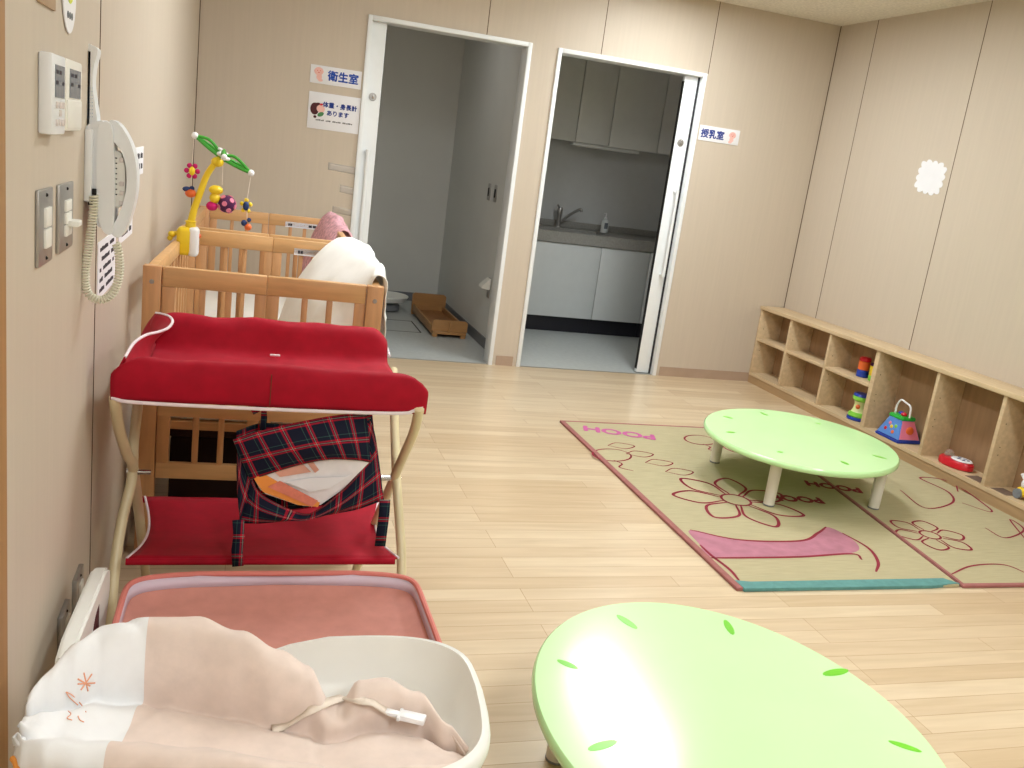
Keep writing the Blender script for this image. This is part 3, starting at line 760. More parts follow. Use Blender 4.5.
# plastic packet inside
pk = thing('wipes_packet', 'white and orange plastic packet inside the open tartan bag', 'packet', tuple(bp(310, 512, 2.07)))
b = BM(); prism(b, [bp(*p, 2.05) for p in ((253, 478), (262, 494), (300, 507), (318, 508), (350, 486), (372, 464), (371, 458), (350, 452), (325, 452), (285, 462))], (0, .045, 0), .008)
obj('packet_body', b, mat('glossy_white_film', (236, 234, 236), .25, .5, .03, 30, bump=.6), pk)
b = BM(); prism(b, [bp(*p, 2.046) for p in ((254, 479), (262, 473), (292, 490), (320, 503), (318, 507), (298, 505), (263, 492))], (0, .003, 0)); obj('orange_print', b, mat('orange_print_film', (236, 150, 70), .3, .5, .04), pk)
b = BM(); prism(b, [bp(*p, 2.044) for p in ((268, 487), (280, 481), (318, 501), (312, 507))], (0, .002, 0)); obj('red_print', b, mat('salmon_print_film', (222, 130, 108), .3, .5, .06, 60), pk)
b = BM(); prism(b, [bp(*p, 2.046) for p in ((304, 459), (311, 459), (319, 470), (315, 473))], (0, .003, 0)); prism(b, [bp(*p, 2.046) for p in ((270, 468), (300, 461), (311, 472), (280, 477))], (0, .002, 0)); obj('flap_print', b, mat('pale_salmon_film', (222, 166, 146), .3, .5, .06), pk)
b = BM(); prism(b, [bp(*p, 2.043) for p in ((285, 482), (310, 478), (345, 477), (352, 474), (330, 488), (310, 492))], (0, .003, 0)); obj('tissue', b, M['paper'], pk)

# ================================================================ SEAT LOUNGERS
def superring(b, cx, cy, a, bb, z, p=3.2, n=72, zf=None):
    out = []
    for k in range(n):
        t = 2*PI*k/n; c, s = math.cos(t), math.sin(t)
        x = a*math.copysign(abs(c)**(2/p), c); y = bb*math.copysign(abs(s)**(2/p), s)
        if y < 0: y *= 1.22
        out.append(b.verts.new((cx+x, cy+y, z+(zf(x/a, y/bb) if zf else 0))))
    return out
def loft(b, rings, cap0=True, cap1=True):
    for A, B in zip(rings, rings[1:]):
        n_ = len(A)
        for k in range(n_): b.faces.new((A[k], A[(k+1) % n_], B[(k+1) % n_], B[k]))
    if cap0: b.faces.new(rings[0][::-1])
    if cap1: b.faces.new(rings[-1])
def lounger_base(t, cx, cy, hl, hwid, ztop):
    for sy in (-1, 1):
        b = BM(); y = cy+sy*hwid
        tube(b, spline([(cx-hl*.9, y, .05), (cx-hl*.5, y, .06), (cx+hl*.5, y, .06), (cx+hl*.9, y, .05)], 4), .014, 10)
        bs = obj('base_bar', b, M['shell'], t)
        for sx in (-1, 1):
            b = BM(); bmesh.ops.create_cone(b, cap_ends=True, segments=18, radius1=.025, radius2=.025, depth=.022, matrix=Matrix.Translation((cx+sx*hl*.88, y, .0255)) @ Matrix.Rotation(PI/2, 4, 'X'))
            obj('castor', b, M['greybase'], bs)
        b = BM(); tube(b, [(cx-hl*.7, y-.006*sy, .06), (cx+hl*.55, y-.03*sy, ztop)], .012, 10); obj('leg', b, M['shell'], t)
        b = BM(); tube(b, [(cx+hl*.7, y-.02*sy, .06), (cx-hl*.55, y-.045*sy, ztop)], .012, 10); obj('leg', b, M['shell'], t)

hc = thing('high_low_chair', 'white plastic baby lounger with cream and beige padded cushion, nearest the camera', 'baby chair', (.08, 1.22, 0))
cx, cy, A_, B_ = .112, 1.236, .298, .166
def sst(v): v = max(0, min(1, v)); return v*v*(3-2*v)
zf = lambda x, y: .008*sst(x)*sst(y*2)-.05*(1-sst((x+.45)/.65))-.02*sst(-y*2)
b = BM()
R = [superring(b, cx, cy, A_*.62, B_*.55, .36), superring(b, cx, cy, A_*.86, B_*.82, .375), superring(b, cx, cy, A_*.96, B_*.95, .43, zf=zf), superring(b, cx, cy, A_, B_, .475, zf=zf),
     superring(b, cx, cy, A_*1.0, B_*1.0, .487, zf=zf), superring(b, cx, cy, A_*.985, B_*.975, .496, zf=zf), superring(b, cx, cy, A_*.955, B_*.93, .497, zf=zf), superring(b, cx, cy, A_*.935, B_*.90, .485, zf=zf), superring(b, cx, cy, A_*.88, B_*.80, .43), superring(b, cx, cy, A_*.7, B_*.6, .395)]
loft(b, R); obj('moulded_seat', b, M['shell'], hc, sharp=60)
lounger_base(hc, cx, cy, .26, .12, .38)
# cushion
def lerp_tab(tab, x):
    if x <= tab[0][0]: return tab[0][1]
    for (x0, v0), (x1, v1) in zip(tab, tab[1:]):
        if x <= x1:
            s = (x-x0)/(x1-x0); s = s*s*(3-2*s); return v0+(v1-v0)*s
    return tab[-1][1]
HF = [(-.265, .505), (-.24, .535), (-.20, .555), (-.12, .568), (-.04, .564), (.03, .552), (.09, .53), (.135, .508), (.165, .465), (.185, .458), (.215, .49), (.26, .497), (.31, .485), (.345, .462), (.385, .44)]
YF = [(-.265, 1.21), (-.25, 1.225), (-.232, 1.27), (-.205, 1.315), (-.17, 1.36), (-.11, 1.385), (-.04, 1.38), (.03, 1.36), (.09, 1.335), (.135, 1.32), (.165, 1.285), (.185, 1.28), (.22, 1.30), (.26, 1.30), (.31, 1.27), (.345, 1.20), (.385, 1.12)]
YN = [(-.265, 1.15), (-.25, 1.142), (-.235, 1.112), (-.20, 1.094), (-.16, 1.082), (-.10, 1.07), (-.02, 1.05), (.08, 1.02), (.14, 1.01), (.20, 1.04), (.30, 1.07), (.385, 1.11)]
HN = [(-.265, .51), (-.20, .530), (.05, .530), (.12, .52), (.20, .485), (.385, .46)]
ZF = [(-.265, .508), (-.235, .50), (-.20, .484), (-.12, .465), (0, .450), (.2, .442), (.385, .436)]
def cush(u, v):
    xq = -.108 if v > .6 else (-.108-.022*(.6-v)/.35 if v > .25 else -.130)
    x = -.250+(xq+.250)*u/.25 if u < .25 else xq+(.378-xq)*(u-.25)/.75
    yf, yn, hf, hn, zf_ = [lerp_tab(t_, x) for t_ in (YF, YN, HF, HN, ZF)]
    wd = yf-yn
    prof_ = [(yn-.002, hn-.05), (yn-.006, hn-.03), (yn-.003, hn-.01), (yn+min(.018, wd*.07), hn), (yn+min(.055, wd*.17), hn-.02), (yn+wd*.28, zf_+.012), (yn+wd*.44, zf_+.006), (yn+wd*.58, zf_+.004), (yn+wd*.69, zf_-.014), (yn+wd*.715, zf_-.006), (yn+wd*.725, zf_+(hf-zf_)*.40), (yn+wd*.785, zf_+(hf-zf_)*.92), (yn+wd*.89, hf+.002), (yn+wd*.98, hf-.018), (yf+.004, hf-.05), (yf+.002, hf-.09)]
    e_ = max(0, min(1, (x+.262)/.03)); prof_ = [(a, c+((hn-.02-c)*(1-e_) if (i_ < 2) else ((hf-.01-c)*(1-e_) if i_ > 12 else 0))) for i_, (a, c) in enumerate(prof_)]
    key = round(x, 4)
    if key not in _cache: _cache[key] = spline([(0, a, c) for a, c in prof_], 4)
    s = _cache[key]; i = v*(len(s)-1); p = s[int(i)].lerp(s[min(int(i)+1, len(s)-1)], i-int(i))
    nz = noise.fractal(Vector((x*7, v*3.2, 1.7)), 1, 2, 3)
    z = p.z+.006*nz + .004*math.sin(x*34+v*9)*math.sin(PI*v)*max(0, min(1, (v-.55)*5))
    for (ax_, ay_, bx_, by_) in CREASE:
        dx_, dy_ = bx_-ax_, by_-ay_; q_ = max(0, min(1, ((x-ax_)*dx_+(p.y-ay_)*dy_)/(dx_*dx_+dy_*dy_)))
        d_ = math.hypot(x-ax_-q_*dx_, p.y-ay_-q_*dy_); z -= .009*math.exp(-(d_/.009)**2)*(1-.7*q_)
    z += .0032*math.sin(x*46-v*26+2*noise.noise(Vector((x*6, v*3, 0))))*max(0, min(1, (v-.72)*9))*max(0, min(1, (.97-v)*10))*(0 if x > .15 else 1)
    if v < .6: z -= .004*math.exp(-((x-.145)/.004)**2)
    return Vector((x+.004*nz, p.y, z))
_cache = {}
_c = [at(*q, z=.49) for q in ((156, 684), (100, 642), (156, 693), (115, 725))]
CREASE = [(_c[0].x, _c[0].y, _c[1].x, _c[1].y), (_c[2].x, _c[2].y, _c[3].x, _c[3].y)]
NU, NV = 96, 56
b = BM(); grid(b, cush, NU, NV)
b.faces.ensure_lookup_table(); b.faces.index_update()
for f in b.faces:
    f.material_index = 0 if f.index < NV*NU*.25 else 1
CB = BVHTree.FromBMesh(b)
o = obj('cushion', b, [M['quiltw'], M['quiltb']], hc, mods='open', sharp=180); solid(o, .008, -1); CU = o
b = BM(); tube(b, [cush(k/80*.86, .06)+Vector((0, -.003, 0)) for k in range(81)], .004, 8); obj('piping', b, M['orange'], CU)
def onc(px, py, up=.004):
    h = CB.ray_cast(CAM, ray(px, py).normalized())
    if h[0] is None: return at(px, py, z=.46)
    return h[0]-ray(px, py).normalized()*up
def stroke_on(b, px, r, n_=6):
    P = [onc(*p, up=.0015) for p in px]; tube(b, spline(P, 4), r, 6)
b = BM()
for px in ([(78, 679), (90, 686)], [(81, 690), (92, 674)], [(84, 673), (88, 691)], [(95, 683), (78, 684)]): stroke_on(b, [(p[0], p[1]) for p in px], .0011)
obj('embroidery', b, M['peach'], CU, label='peach coloured star stitching')
b = BM()
for px in ([(66, 692), (72, 695), (80, 703), (86, 712)], [(66, 692), (70, 698), (78, 705)], [(68, 711), (71, 714), (67, 718), (72, 720)], [(78, 716), (80, 720), (84, 722)]): stroke_on(b, px, .0007)
obj('embroidery', b, M['peach'], CU, label='faint peach script stitching')
# strap and buckle
def flat_strap(b, pxs_, wd, up=.005, twist=None):
    P = spline([onc(*p, up=up) for p in pxs_], 6); V = []
    for i, p in enumerate(P):
        t = (P[min(i+1, len(P)-1)]-P[max(i-1, 0)]).normalized(); nn = t.cross(Vector((0, 0, 1))).normalized()
        V.append((b.verts.new(p+nn*wd/2), b.verts.new(p-nn*wd/2)))
    for i in range(len(V)-1): b.faces.new((V[i][0], V[i+1][0], V[i+1][1], V[i][1]))
st_ = thing('harness_strap', 'strap', 'strap'); bpy.data.objects.remove(st_)
b = BM(); flat_strap(b, [(344, 698), (330, 702), (312, 710), (298, 719), (286, 726), (272, 730)], .019); o = obj('harness_strap', b, M['strap'], hc, mods='open'); solid(o, .0025, 1)
b = BM(); flat_strap(b, [(344, 698), (360, 701), (373, 704), (385, 711), (398, 716)], .019, .007); o = obj('harness_strap', b, M['strap'], hc, mods='open'); solid(o, .0025, 1)
c0 = onc(388, 712, .012); c1_ = onc(428, 721, .012); dx = (c1_-c0).normalized(); 
bk = thing('x', 'x', 'x'); bpy.data.objects.remove(bk)
def obox(b, c, ux, L_, W_, H_, bev=.002):
    ux = Vector(ux).normalized(); uz = Vector((0, 0, 1)); uy = uz.cross(ux).normalized(); uz = ux.cross(uy)
    r = BM(); box(r, (-L_/2, -W_/2, -H_/2), (L_/2, W_/2, H_/2), bev); R_ = Matrix((ux, uy, uz)).transposed().to_4x4(); R_.translation = c
    r.transform(R_); me = bpy.data.meshes.new('t'); r.to_mesh(me); b.from_mesh(me); bpy.data.meshes.remove(me); r.free()
b = BM(); obox(b, c0.lerp(c1_, .62), dx, (c1_-c0).length*.62, .020, .009); obox(b, c0.lerp(c1_, .15), dx, (c1_-c0).length*.42, .013, .006); obox(b, c0.lerp(c1_, .3), dx, .006, .028, .007)
obj('buckle', b, M['twhite'], hc)

# pink lounger behind
pc = thing('high_low_chair', 'salmon pink baby lounger tray with pale lilac inner border, in front of the changing table', 'baby chair', (.12, 1.7, 0))
cx, cy, A_, B_ = .113, 1.675, .312, .215
def pring(b, a, bb, z, n=96, p=11): 
    out = []
    for k in range(n):
        t = 2*PI*k/n; c, s = math.cos(t), math.sin(t)
        x = a*math.copysign(abs(c)**(2/p), c); y = bb*math.copysign(abs(s)**(2/p), s)
        out.append((cx+x*(1+.004*(-y/bb)), cy+y+.028*(1-abs(x/a)**2.2)*(1 if y > 0 else 0)*(y/bb), z))
    return out
b = BM(); rings = [[b.verts.new(p) for p in pring(b, a, c, z)] for a, c, z in ((A_*.9, B_*.85, .285), (A_*.97, B_*.95, .30), (A_*1.0, B_*1.0, .355), (A_*.985, B_*.975, .357))]
loft(b, rings, True, False); obj('shell', b, M['pinkrim'], pc)
b = BM(); rings = [[b.verts.new(p) for p in pring(b, a, c, z)] for a, c, z in ((A_*.985, B_*.975, .357), (A_*.975, B_*.93, .334))]
loft(b, rings, False, False); o = obj('inner_border', b, M['lilac'], pc, mods='open'); solid(o, .002)
b = BM(); rings = [[b.verts.new(p) for p in pring(b, a, c, z)] for a, c, z in ((A_*.975, B_*.93, .334), (A_*.90, B_*.85, .318), (A_*.5, B_*.5, .312))]
loft(b, rings, False, True); o = obj('padded_liner', b, M['pink'], pc, mods='open')
b = BM(); tube(b, pring(b, A_*.995, B_*.99, .359, 90), .0062, 8, closed=True); obj('rim_binding', b, M['pinkrim'], pc)
lounger_base(pc, cx, cy, .24, .15, .29)
# white side arm standing up by the wall
b = BM()
TA = [(-.249, 1.84), (-.2245, 1.84), (-.2185, 1.50), (-.262, 1.50)]
prof2 = [(1.50, .30), (1.50, .405), (1.55, .42), (1.80, .425), (1.838, .41), (1.84, .36), (1.80, .30)]
prism(b, [(-.268+.013*((y-1.5)/.34), y, z) for y, z in prof2], (.030, 0, 0), .005)
arm = obj('side_arm', b, M['shell'], pc)
b = BM(); q = at(112, 622, x=-.2245)
disc(b, (-.2315, 1.72, .357), (0, 1, 0), (0, 0, 1), .055, .032, 24, 0, .002); obj('hand_hole', b, M['hair'], arm)

# ================================================================ WALL ITEMS (left wall)
def thermo(label, y0, y1, z0, z1, dep, kind):
    t = thing('wall_controller', label, 'control panel', (XL, (y0+y1)/2, z0), group='wall control panels')
    b = BM(); box(b, (XL, y0, z0), (XL+dep, y1, z1), .004); obj('case', b, M['phonew'] if kind == 0 else M['ivory'], t)
    ya_, yb_ = y0+.18*(y1-y0), y1-.12*(y1-y0)
    h = z1-z0
    b = BM(); box(b, (XL+dep-.001, ya_, z1-h*.53), (XL+dep+.001, yb_, z1-h*.13)); s = obj('screen', b, M['lcd'], t)
    b = BM()
    for q in range(3):
        for r in range(2):
            if (q+r) % 3 != 2: box(b, (XL+dep+.0009, ya_+(yb_-ya_)*(.08+.33*q), z1-h*(.24+.13*r)), (XL+dep+.0014, ya_+(yb_-ya_)*(.3+.33*q), z1-h*(.19+.13*r)))
    obj('screen_mark', b, M['ink'], s)
    if kind == 0:
        for r, zz_ in enumerate((.62, .72, .84)):
            for q in range(3):
                if r == 1 and q != 1: continue
                b = BM(); yy = ya_+(yb_-ya_)*(.1+.36*q); box(b, (XL+dep-.001, yy, z1-h*zz_-.005), (XL+dep+.002, yy+.014, z1-h*zz_+.005), .001); obj('button', b, M['key'], t)
    else:
        b = BM(); box(b, (XL+dep-.002, y0+.006, z0+.005), (XL+dep+.0015, y1-.006, z1-h*.56), .001); obj('cover_flap', b, M['ivory'], t)
    return t
thermo('white wall controller with grey screen and small buttons, left of its cream neighbour', 1.556, 1.66, 1.268, 1.388, .020, 0)
thermo('cream wall controller with grey screen and plain lower flap, beside the upright handset', 1.715, 1.86, 1.272, 1.390, .012, 1)
def switch(label, y0, y1, z0, z1, x=.006, rock=1, knob=False):
    t = thing('switch_plate', label, 'switch', (XL, (y0+y1)/2, z0), group='grey metal switch plates')
    b = BM(); box(b, (XL, y0, z0), (XL+x, y1, z1), .002); obj('plate', b, M['steel'], t)
    w_ = y1-y0; h = z1-z0
    for k in range(rock):
        b = BM(); a = z0+h*.22+k*h*.56/rock; box(b, (XL+x-.001, y0+w_*.33, a), (XL+x+.004, y1-w_*.28, a+h*.56/rock-.003), .001); obj('rocker', b, M['ivory'], t)
    if knob:
        b = BM(); box(b, (XL+x, y0+w_*.45, z0+h*.36), (XL+x+.02, y0+w_*.75, z0+h*.45), .002); obj('lever', b, M['ivory'], t)
    for a in (z0+h*.08, z1-h*.08):
        b = BM(); ball(b, (XL+x, (y0+y1)/2, a), .003, 8); obj('screw', b, M['dark'], t)
    return t
switch('upper grey metal switch plate with two ivory rockers, left one under the controllers', 1.54, 1.645, 1.065, 1.184, rock=2)
switch('upper grey metal switch plate with an ivory lever, beside the telephone', 1.70, 1.828, 1.066, 1.183, rock=3, knob=True)
switch('low steel outlet plate near the floor, closer to the camera', 1.75, 1.83, .27, .345, .010, 1)
switch('low steel outlet plate near the floor, closer to the changing table', 1.905, 1.99, .25, .345, .010, 1)
# corded telephone
YP = 1.985
def pp(px, py, y=YP): return at(px, py, y=y)
ph = thing('wall_telephone', 'white corded wall telephone with curved handset and coiled cord', 'telephone', (XL, YP+.03, 1.06))
b = BM(); box(b, (XL, 1.972, 1.135), (XL+.014, 2.07, 1.275), .003); obj('mounting_plate', b, M['phonew'], ph)
b = BM(); prism(b, spline([pp(*p) for p in ((84, 131), (89, 124), (98, 121), (104, 124), (107, 160), (106, 200), (101, 226), (96, 222), (90, 190), (85, 160))], 4, True), (0, .075, 0), .003)
obj('phone_body', b, M['phonew'], ph)
b = BM(); prism(b, spline([pp(*p, 1.98) for p in ((98, 128), (102, 122), (108, 122), (112, 130), (114, 160), (114, 205), (113, 228), (110, 235), (103, 231), (98, 215), (96, 170))], 4, True), (0, .06, 0), .004)
obj('faceplate', b, M['phonew'], ph)
b = BM(); prism(b, spline([pp(*p, 1.992) for p in ((109, 121), (119, 124), (130, 142), (136, 165), (136, 192), (131, 215), (122, 236), (113, 236), (112, 228), (120, 212), (126, 190), (126, 168), (120, 148), (112, 140))], 4, True), (0, .055, 0), .004)
hs = obj('handset', b, M['phonew'], ph)
b = BM(); prism(b, [pp(*p, 2.0) for p in ((113, 150), (120, 152), (125, 165), (125, 198), (120, 208), (113, 207))], (0, .03, 0), .002); kp = obj('keypad', b, M['ivory'], ph)
for r in range(8):
    b = BM(); a = pp(115.5, 158+5.2*r, 1.9995); box(b, (a.x-.003, a.y-.0008, a.z-.0012), (a.x+.003, a.y, a.z+.0012)); obj('grille_slot', b, M['dark'], kp)
for (px, py) in ((121.5, 160), (121.5, 184), (121.5, 193), (121, 203)):
    b = BM(); a = pp(px, py, 1.9985); box(b, (a.x-.004, a.y-.002, a.z-.0045), (a.x+.004, a.y+.002, a.z+.0045), .0012); obj('key', b, M['key'], kp)
b = BM(); a = pp(94, 192, 1.975); box(b, (a.x-.004, a.y, a.z-.006), (a.x+.004, a.y+.01, a.z+.006), .001); a = pp(90, 203, 1.975); box(b, (a.x-.004, a.y, a.z-.004), (a.x+.004, a.y+.01, a.z+.004), .001); obj('cord_socket', b, M['dark'], ph)
# coiled cord
path = spline([pp(*p, 1.972) for p in ((94, 195), (93, 215), (89, 245), (85, 275), (88, 293), (100, 300), (113, 293), (119, 275), (119, 255), (116, 243))], 14)
cl = []
tot = [0]
for i in range(1, len(path)): tot.append(tot[-1]+(path[i]-path[i-1]).length)
turns = 62; K = turns*9; nrm = None
for k in range(K+1):
    s = tot[-1]*k/K; i = max(j for j in range(len(tot)) if tot[j] <= s+1e-9); i = min(i, len(path)-2)
    p = path[i].lerp(path[i+1], (s-tot[i])/(tot[i+1]-tot[i])); t = (path[i+1]-path[i]).normalized()
    n1 = Vector((0, 1, 0)); n2 = t.cross(n1).normalized(); a = 2*PI*turns*k/K
    cl.append(p+.0072*(math.cos(a)*n1+math.sin(a)*n2))
b = BM(); tube(b, cl, .0021, 5); obj('coiled_cord', b, mat('ivory_cord', (226, 224, 204), .45, .4, .01), ph)
# upright handset on the wall
ih = thing('intercom_handset', 'slim white intercom handset upright on the wall above the telephone', 'handset', (XL, 2.0, 1.28))
HP = spline([pp(*p, 2.0) for p in ((85, 47), (91, 45), (97, 48), (97, 54), (94, 66), (92.5, 84), (95, 104), (97, 122), (92, 128), (86, 127), (84.6, 90))], 4, True)
b = BM(); prism(b, HP, (0, .045, 0), .004); hh = obj('handset_grip', b, M['phonew'], ih)
b = BM(); box(b, (XL, 2.0, 1.275), (XL+.004, 2.045, 1.42)); obj('shaded_cradle', b, M['greybase'], ih)  # plate kept dark grey to paint the shadow beside the handset
b = BM()
for r in range(9):
    for q in range(3):
        a = pp(87.5+2.3*q+.3*(r/9), 88+3.6*r, 1.9995); ball(b, tuple(a), .0009, 6)
obj('speaker_holes', b, mat('blue_grey_holes', (150, 176, 205), .5, .3), hh)
# notices on the wall
def notice(name, label, y0, y1, z0, z1, lines, tilt=0):
    t = thing(name, label, 'notice', (XL, (y0+y1)/2, z0), group='paper notices on the left wall')
    b = BM(); box(b, (XL, y0, z0), (XL+.002, y1, z1)); obj('sheet', b, M['paper'], t)
    b = BM()
    for k in range(lines):
        z = z1-(z1-z0)*(k+.8)/(lines+.6)
        hgt = (z1-z0)*(.075 if lines > 2 else .2)
        segs = 9
        for s in range(segs):
            if (s*7+k*5) % 6 == 5: continue
            a = y0+(y1-y0)*(.1+.8*s/segs); box(b, (XL+.0018, a, z-hgt/2), (XL+.0026, a+(y1-y0)*.8/segs*.82, z+hgt/2*(1 if s % 2 else .7)))
    obj('print_lines', b, M['ink'], t)
    return t
notice('wall_notice', 'narrow white notice with dark lines hanging behind the coiled cord', 2.16, 2.44, .90, 1.03, 5)
notice('wall_notice', 'small white notice just below and behind the telephone', 2.50, 2.78, .985, 1.055, 2)
notice('wall_notice', 'small white rounded notice highest up, right of the telephone', 2.79, 3.01, 1.142, 1.222, 2)
# oval sticker top
t = thing('oval_sticker', 'white oval sticker with a yellow green centre at the top of the left wall', 'sticker', (XL, 1.787, 1.43))
b = BM(); disc(b, (XL+.001, 1.787, 1.505), (0, 1, 0), (0, 0, 1), .06, .072, 28, 0, .002); obj('disc', b, M['paper'], t)
b = BM(); disc(b, (XL+.0032, 1.787, 1.515), (0, 1, 0), (0, 0, 1), .034, .034, 20, 0, .0006); obj('printed_centre', b, mat('lime_print', (206, 220, 60), .6), t)
b = BM(); 
for dy in (-.018, 0, .018): disc(b, (XL+.0032, 1.787+dy, 1.462), (0, 1, 0), (0, 0, 1), .007, .006, 12, 0, .0006)
obj('printed_mark', b, M['lcd'], t)
t = thing('brown_plaque', 'small brown plaque at the top left edge of the wall', 'plaque', (XL, 1.6, 1.453))
b = BM(); box(b, (XL, 1.545, 1.455), (XL+.004, 1.665, 1.53), .001); obj('board', b, mat('tan_board', (176, 150, 122), .6, .3, .02), t)

# ================================================================ DOOR SIGNS (back wall)
YW = D-.0005
def sign(label, name, x0, x1, z0, z1, tilt=0):
    t = thing(name, label, 'sign', ((x0+x1)/2, D, z0), group='white room signs')
    b = BM(); box(b, (x0, D-.004, z0), (x1, D, z1), .0005); obj('board', b, M['paper'], t)
    return t
UX, UZ = (1, 0, 0), (0, 0, 1)
s1 = sign('upper white sign with three large blue characters and a small baby drawing', 'door_sign', .312, .608, 1.618, 1.72)
b = text_bm('衛生室', .060, (.502, D-.0045, 1.666), UX, UZ, .0004, .0021); obj('lettering', b, M['inkb'], s1, smooth=False)
def baby(t, x, z, s=1, flip=1):
    y = D-.0042
    b = BM(); disc(b, (x, y, z+.018*s), UX, UZ, .026*s, .023*s, 20); disc(b, (x+.004*s*flip, y, z-.012*s), UX, UZ, .016*s, .019*s, 16); disc(b, (x-.022*s, y, z+.018*s), UX, UZ, .006*s, .006*s, 10); disc(b, (x+.022*s, y, z+.018*s), UX, UZ, .006*s, .006*s, 10); disc(b, (x+.012*s*flip, y, z-.03*s), UX, UZ, .014*s, .008*s, 12)
    obj('baby_drawing', b, M['skin'], t, smooth=False)
    b = BM(); y -= .0006
    disc(b, (x-.008*s, y, z+.022*s), UX, UZ, .002*s, .003*s, 8); disc(b, (x+.008*s, y, z+.022*s), UX, UZ, .002*s, .003*s, 8); disc(b, (x, y, z+.012*s), UX, UZ, .005*s, .002*s, 8)
    obj('face_drawing', b, M['tred'], t, smooth=False)
baby(s1, .36, 1.668)
s2 = sign('lower white sign with two lines of navy text and a drawing of a child', 'door_sign', .314, .614, 1.362, 1.57)
b = text_bm('体重・身長計', .0335, (.497, D-.0045, 1.503), UX, UZ, .0004, .0014); obj('lettering', b, M['inkn'], s2, smooth=False)
b = text_bm('あります', .033, (.487, D-.0045, 1.458), UX, UZ, .0004, .0014); obj('lettering', b, M['inkn'], s2, smooth=False)
b = BM()
for k in range(22):
    if k in (5, 9, 15): continue
    box(b, (.362+k*.0098, D-.0048, 1.410), (.362+k*.0098+.007, D-.004, 1.410+(.008 if k % 3 else .0055)))
obj('fine_print', b, M['ink'], s2)
b = BM(); disc(b, (.352, D-.0042, 1.475), UX, UZ, .026, .034, 22); disc(b, (.368, D-.0042, 1.497), UX, UZ, .02, .014, 16, .2); disc(b, (.356, D-.0042, 1.430), UX, UZ, .009, .008, 12); obj('hair_drawing', b, M['hair'], s2, smooth=False)
b = BM(); disc(b, (.386, D-.0052, 1.478), UX, UZ, .024, .022, 18, -.3); obj('face_drawing', b, M['skin'], s2, smooth=False)
b = BM(); disc(b, (.388, D-.0052, 1.447), UX, UZ, .02, .012, 16, .5); obj('leaf_drawing', b, mat('printed_green', (70, 130, 80), .7), s2, smooth=False)
b = BM(); disc(b, (.388, D-.006, 1.503), UX, UZ, .011, .006, 12, .2); obj('bow_drawing', b, M['tred'], s2, smooth=False)
s3 = sign('small white sign with three navy characters right of the kitchen doorway', 'door_sign', 2.842, 3.142, 1.624, 1.722)
b = text_bm('授乳室', .058, (2.942, D-.0045, 1.668), UX, UZ, .0004, .0022); obj('lettering', b, M['inkn'], s3, smooth=False)
baby(s3, 3.09, 1.667, .95, -1)
# tape strips left on the wall
for (x0, z0, x1, z1, ax, lb) in ((.455, 1.135, .622, 1.178, 0, 'topmost strip of clear tape on the wall left of the first doorway'), (.535, 1.012, .622, 1.056, 0, 'middle strip of clear tape on the wall left of the first doorway'), (.50, .885, .622, .925, 1, 'lowest curled strip of clear tape left of the first doorway')):
    b = BM()
    grid(b, lambda u, v: Vector((x0+(x1-x0)*u, D-.0008-(.02*math.sin(PI*u)*v if ax else 0), z0+(z1-z0)*v-.01*u)), 10, 3)
    o = obj('tape_strip', b, M['tape'], mods='open'); solid(o, .0006, 1); tag(o, lb, 'tape', 'clear tape strips')

# scalloped paper cloud on right wall
cc = at(930.5, 177.5, x=XR)
b = BM()
def scal(t):
    a = abs(math.cos(t)); c_ = abs(math.sin(t)); sq_ = 1/((a**4+c_**4)**.25)
    return sq_*(.84+.2*abs(math.sin(7*t+.3))**.7)
disc(b, (XR-.0005, cc.y, cc.z), (0, -1, 0), (0, 0, 1), .112, .092, 112, -.12, .002, fn=scal)
o = obj('paper_cloud', b, M['paper'], smooth=False); tag(o, 'white scalloped paper cloud stuck on the right wall', 'paper decoration')

# ================================================================ CRIB MOBILE
mb = thing('crib_mobile', 'yellow and green musical mobile clamped on the near crib rail', 'mobile', tuple(at(187, 257, y=3.4)))
YM = 3.42
def mp(px, py, y=YM): return at(px, py, y=y)
b = BM(); c = mp(188, 241); 
b = BM(); box(b, tuple(c+Vector((-.038, -.03, -.05))), tuple(c+Vector((.034, .03, .05))), .016, 4); obj('music_box', b, M['yellow'], mb)
b = BM(); box(b, tuple(c+Vector((.0, -.032, -.052))), tuple(c+Vector((.037, .032, .052))), .014, 4); obj('music_box_front', b, M['twhite'], mb)
b = BM(); ball(b, tuple(mp(199, 236)), .009, 12); obj('knob', b, M['torange'], mb)
b = BM(); tube(b, spline([mp(190, 226), mp(194, 210), mp(200, 193), mp(207, 175), mp(216, 162), mp(220, 158)], 6), lambda s: .013-.003*s, 12); obj('arm', b, M['yellow'], mb)
b = BM(); q = mp(190.5, 226); lathe(b, [(.02, -.02), (.022, -.012), (.017, -.006), (.018, .002), (.016, .012), (.02, .016), (.015, .02)], tuple(q), 18); obj('arm_collar', b, M['yellow'], mb)
b = BM(); ball(b, tuple(mp(217.5, 162)), .022, 16, (1, 1, .8)); obj('hub', b, M['yellow'], mb)
b = BM(); 
for q_, r_ in (((221, 154), .016), ((227, 159), .012), ((220, 149), .009)): ball(b, tuple(mp(*q_)), r_, 14, (1, 1, .6))
obj('hub_cap', b, M['twhite'], mb)
hubp = mp(222, 156)
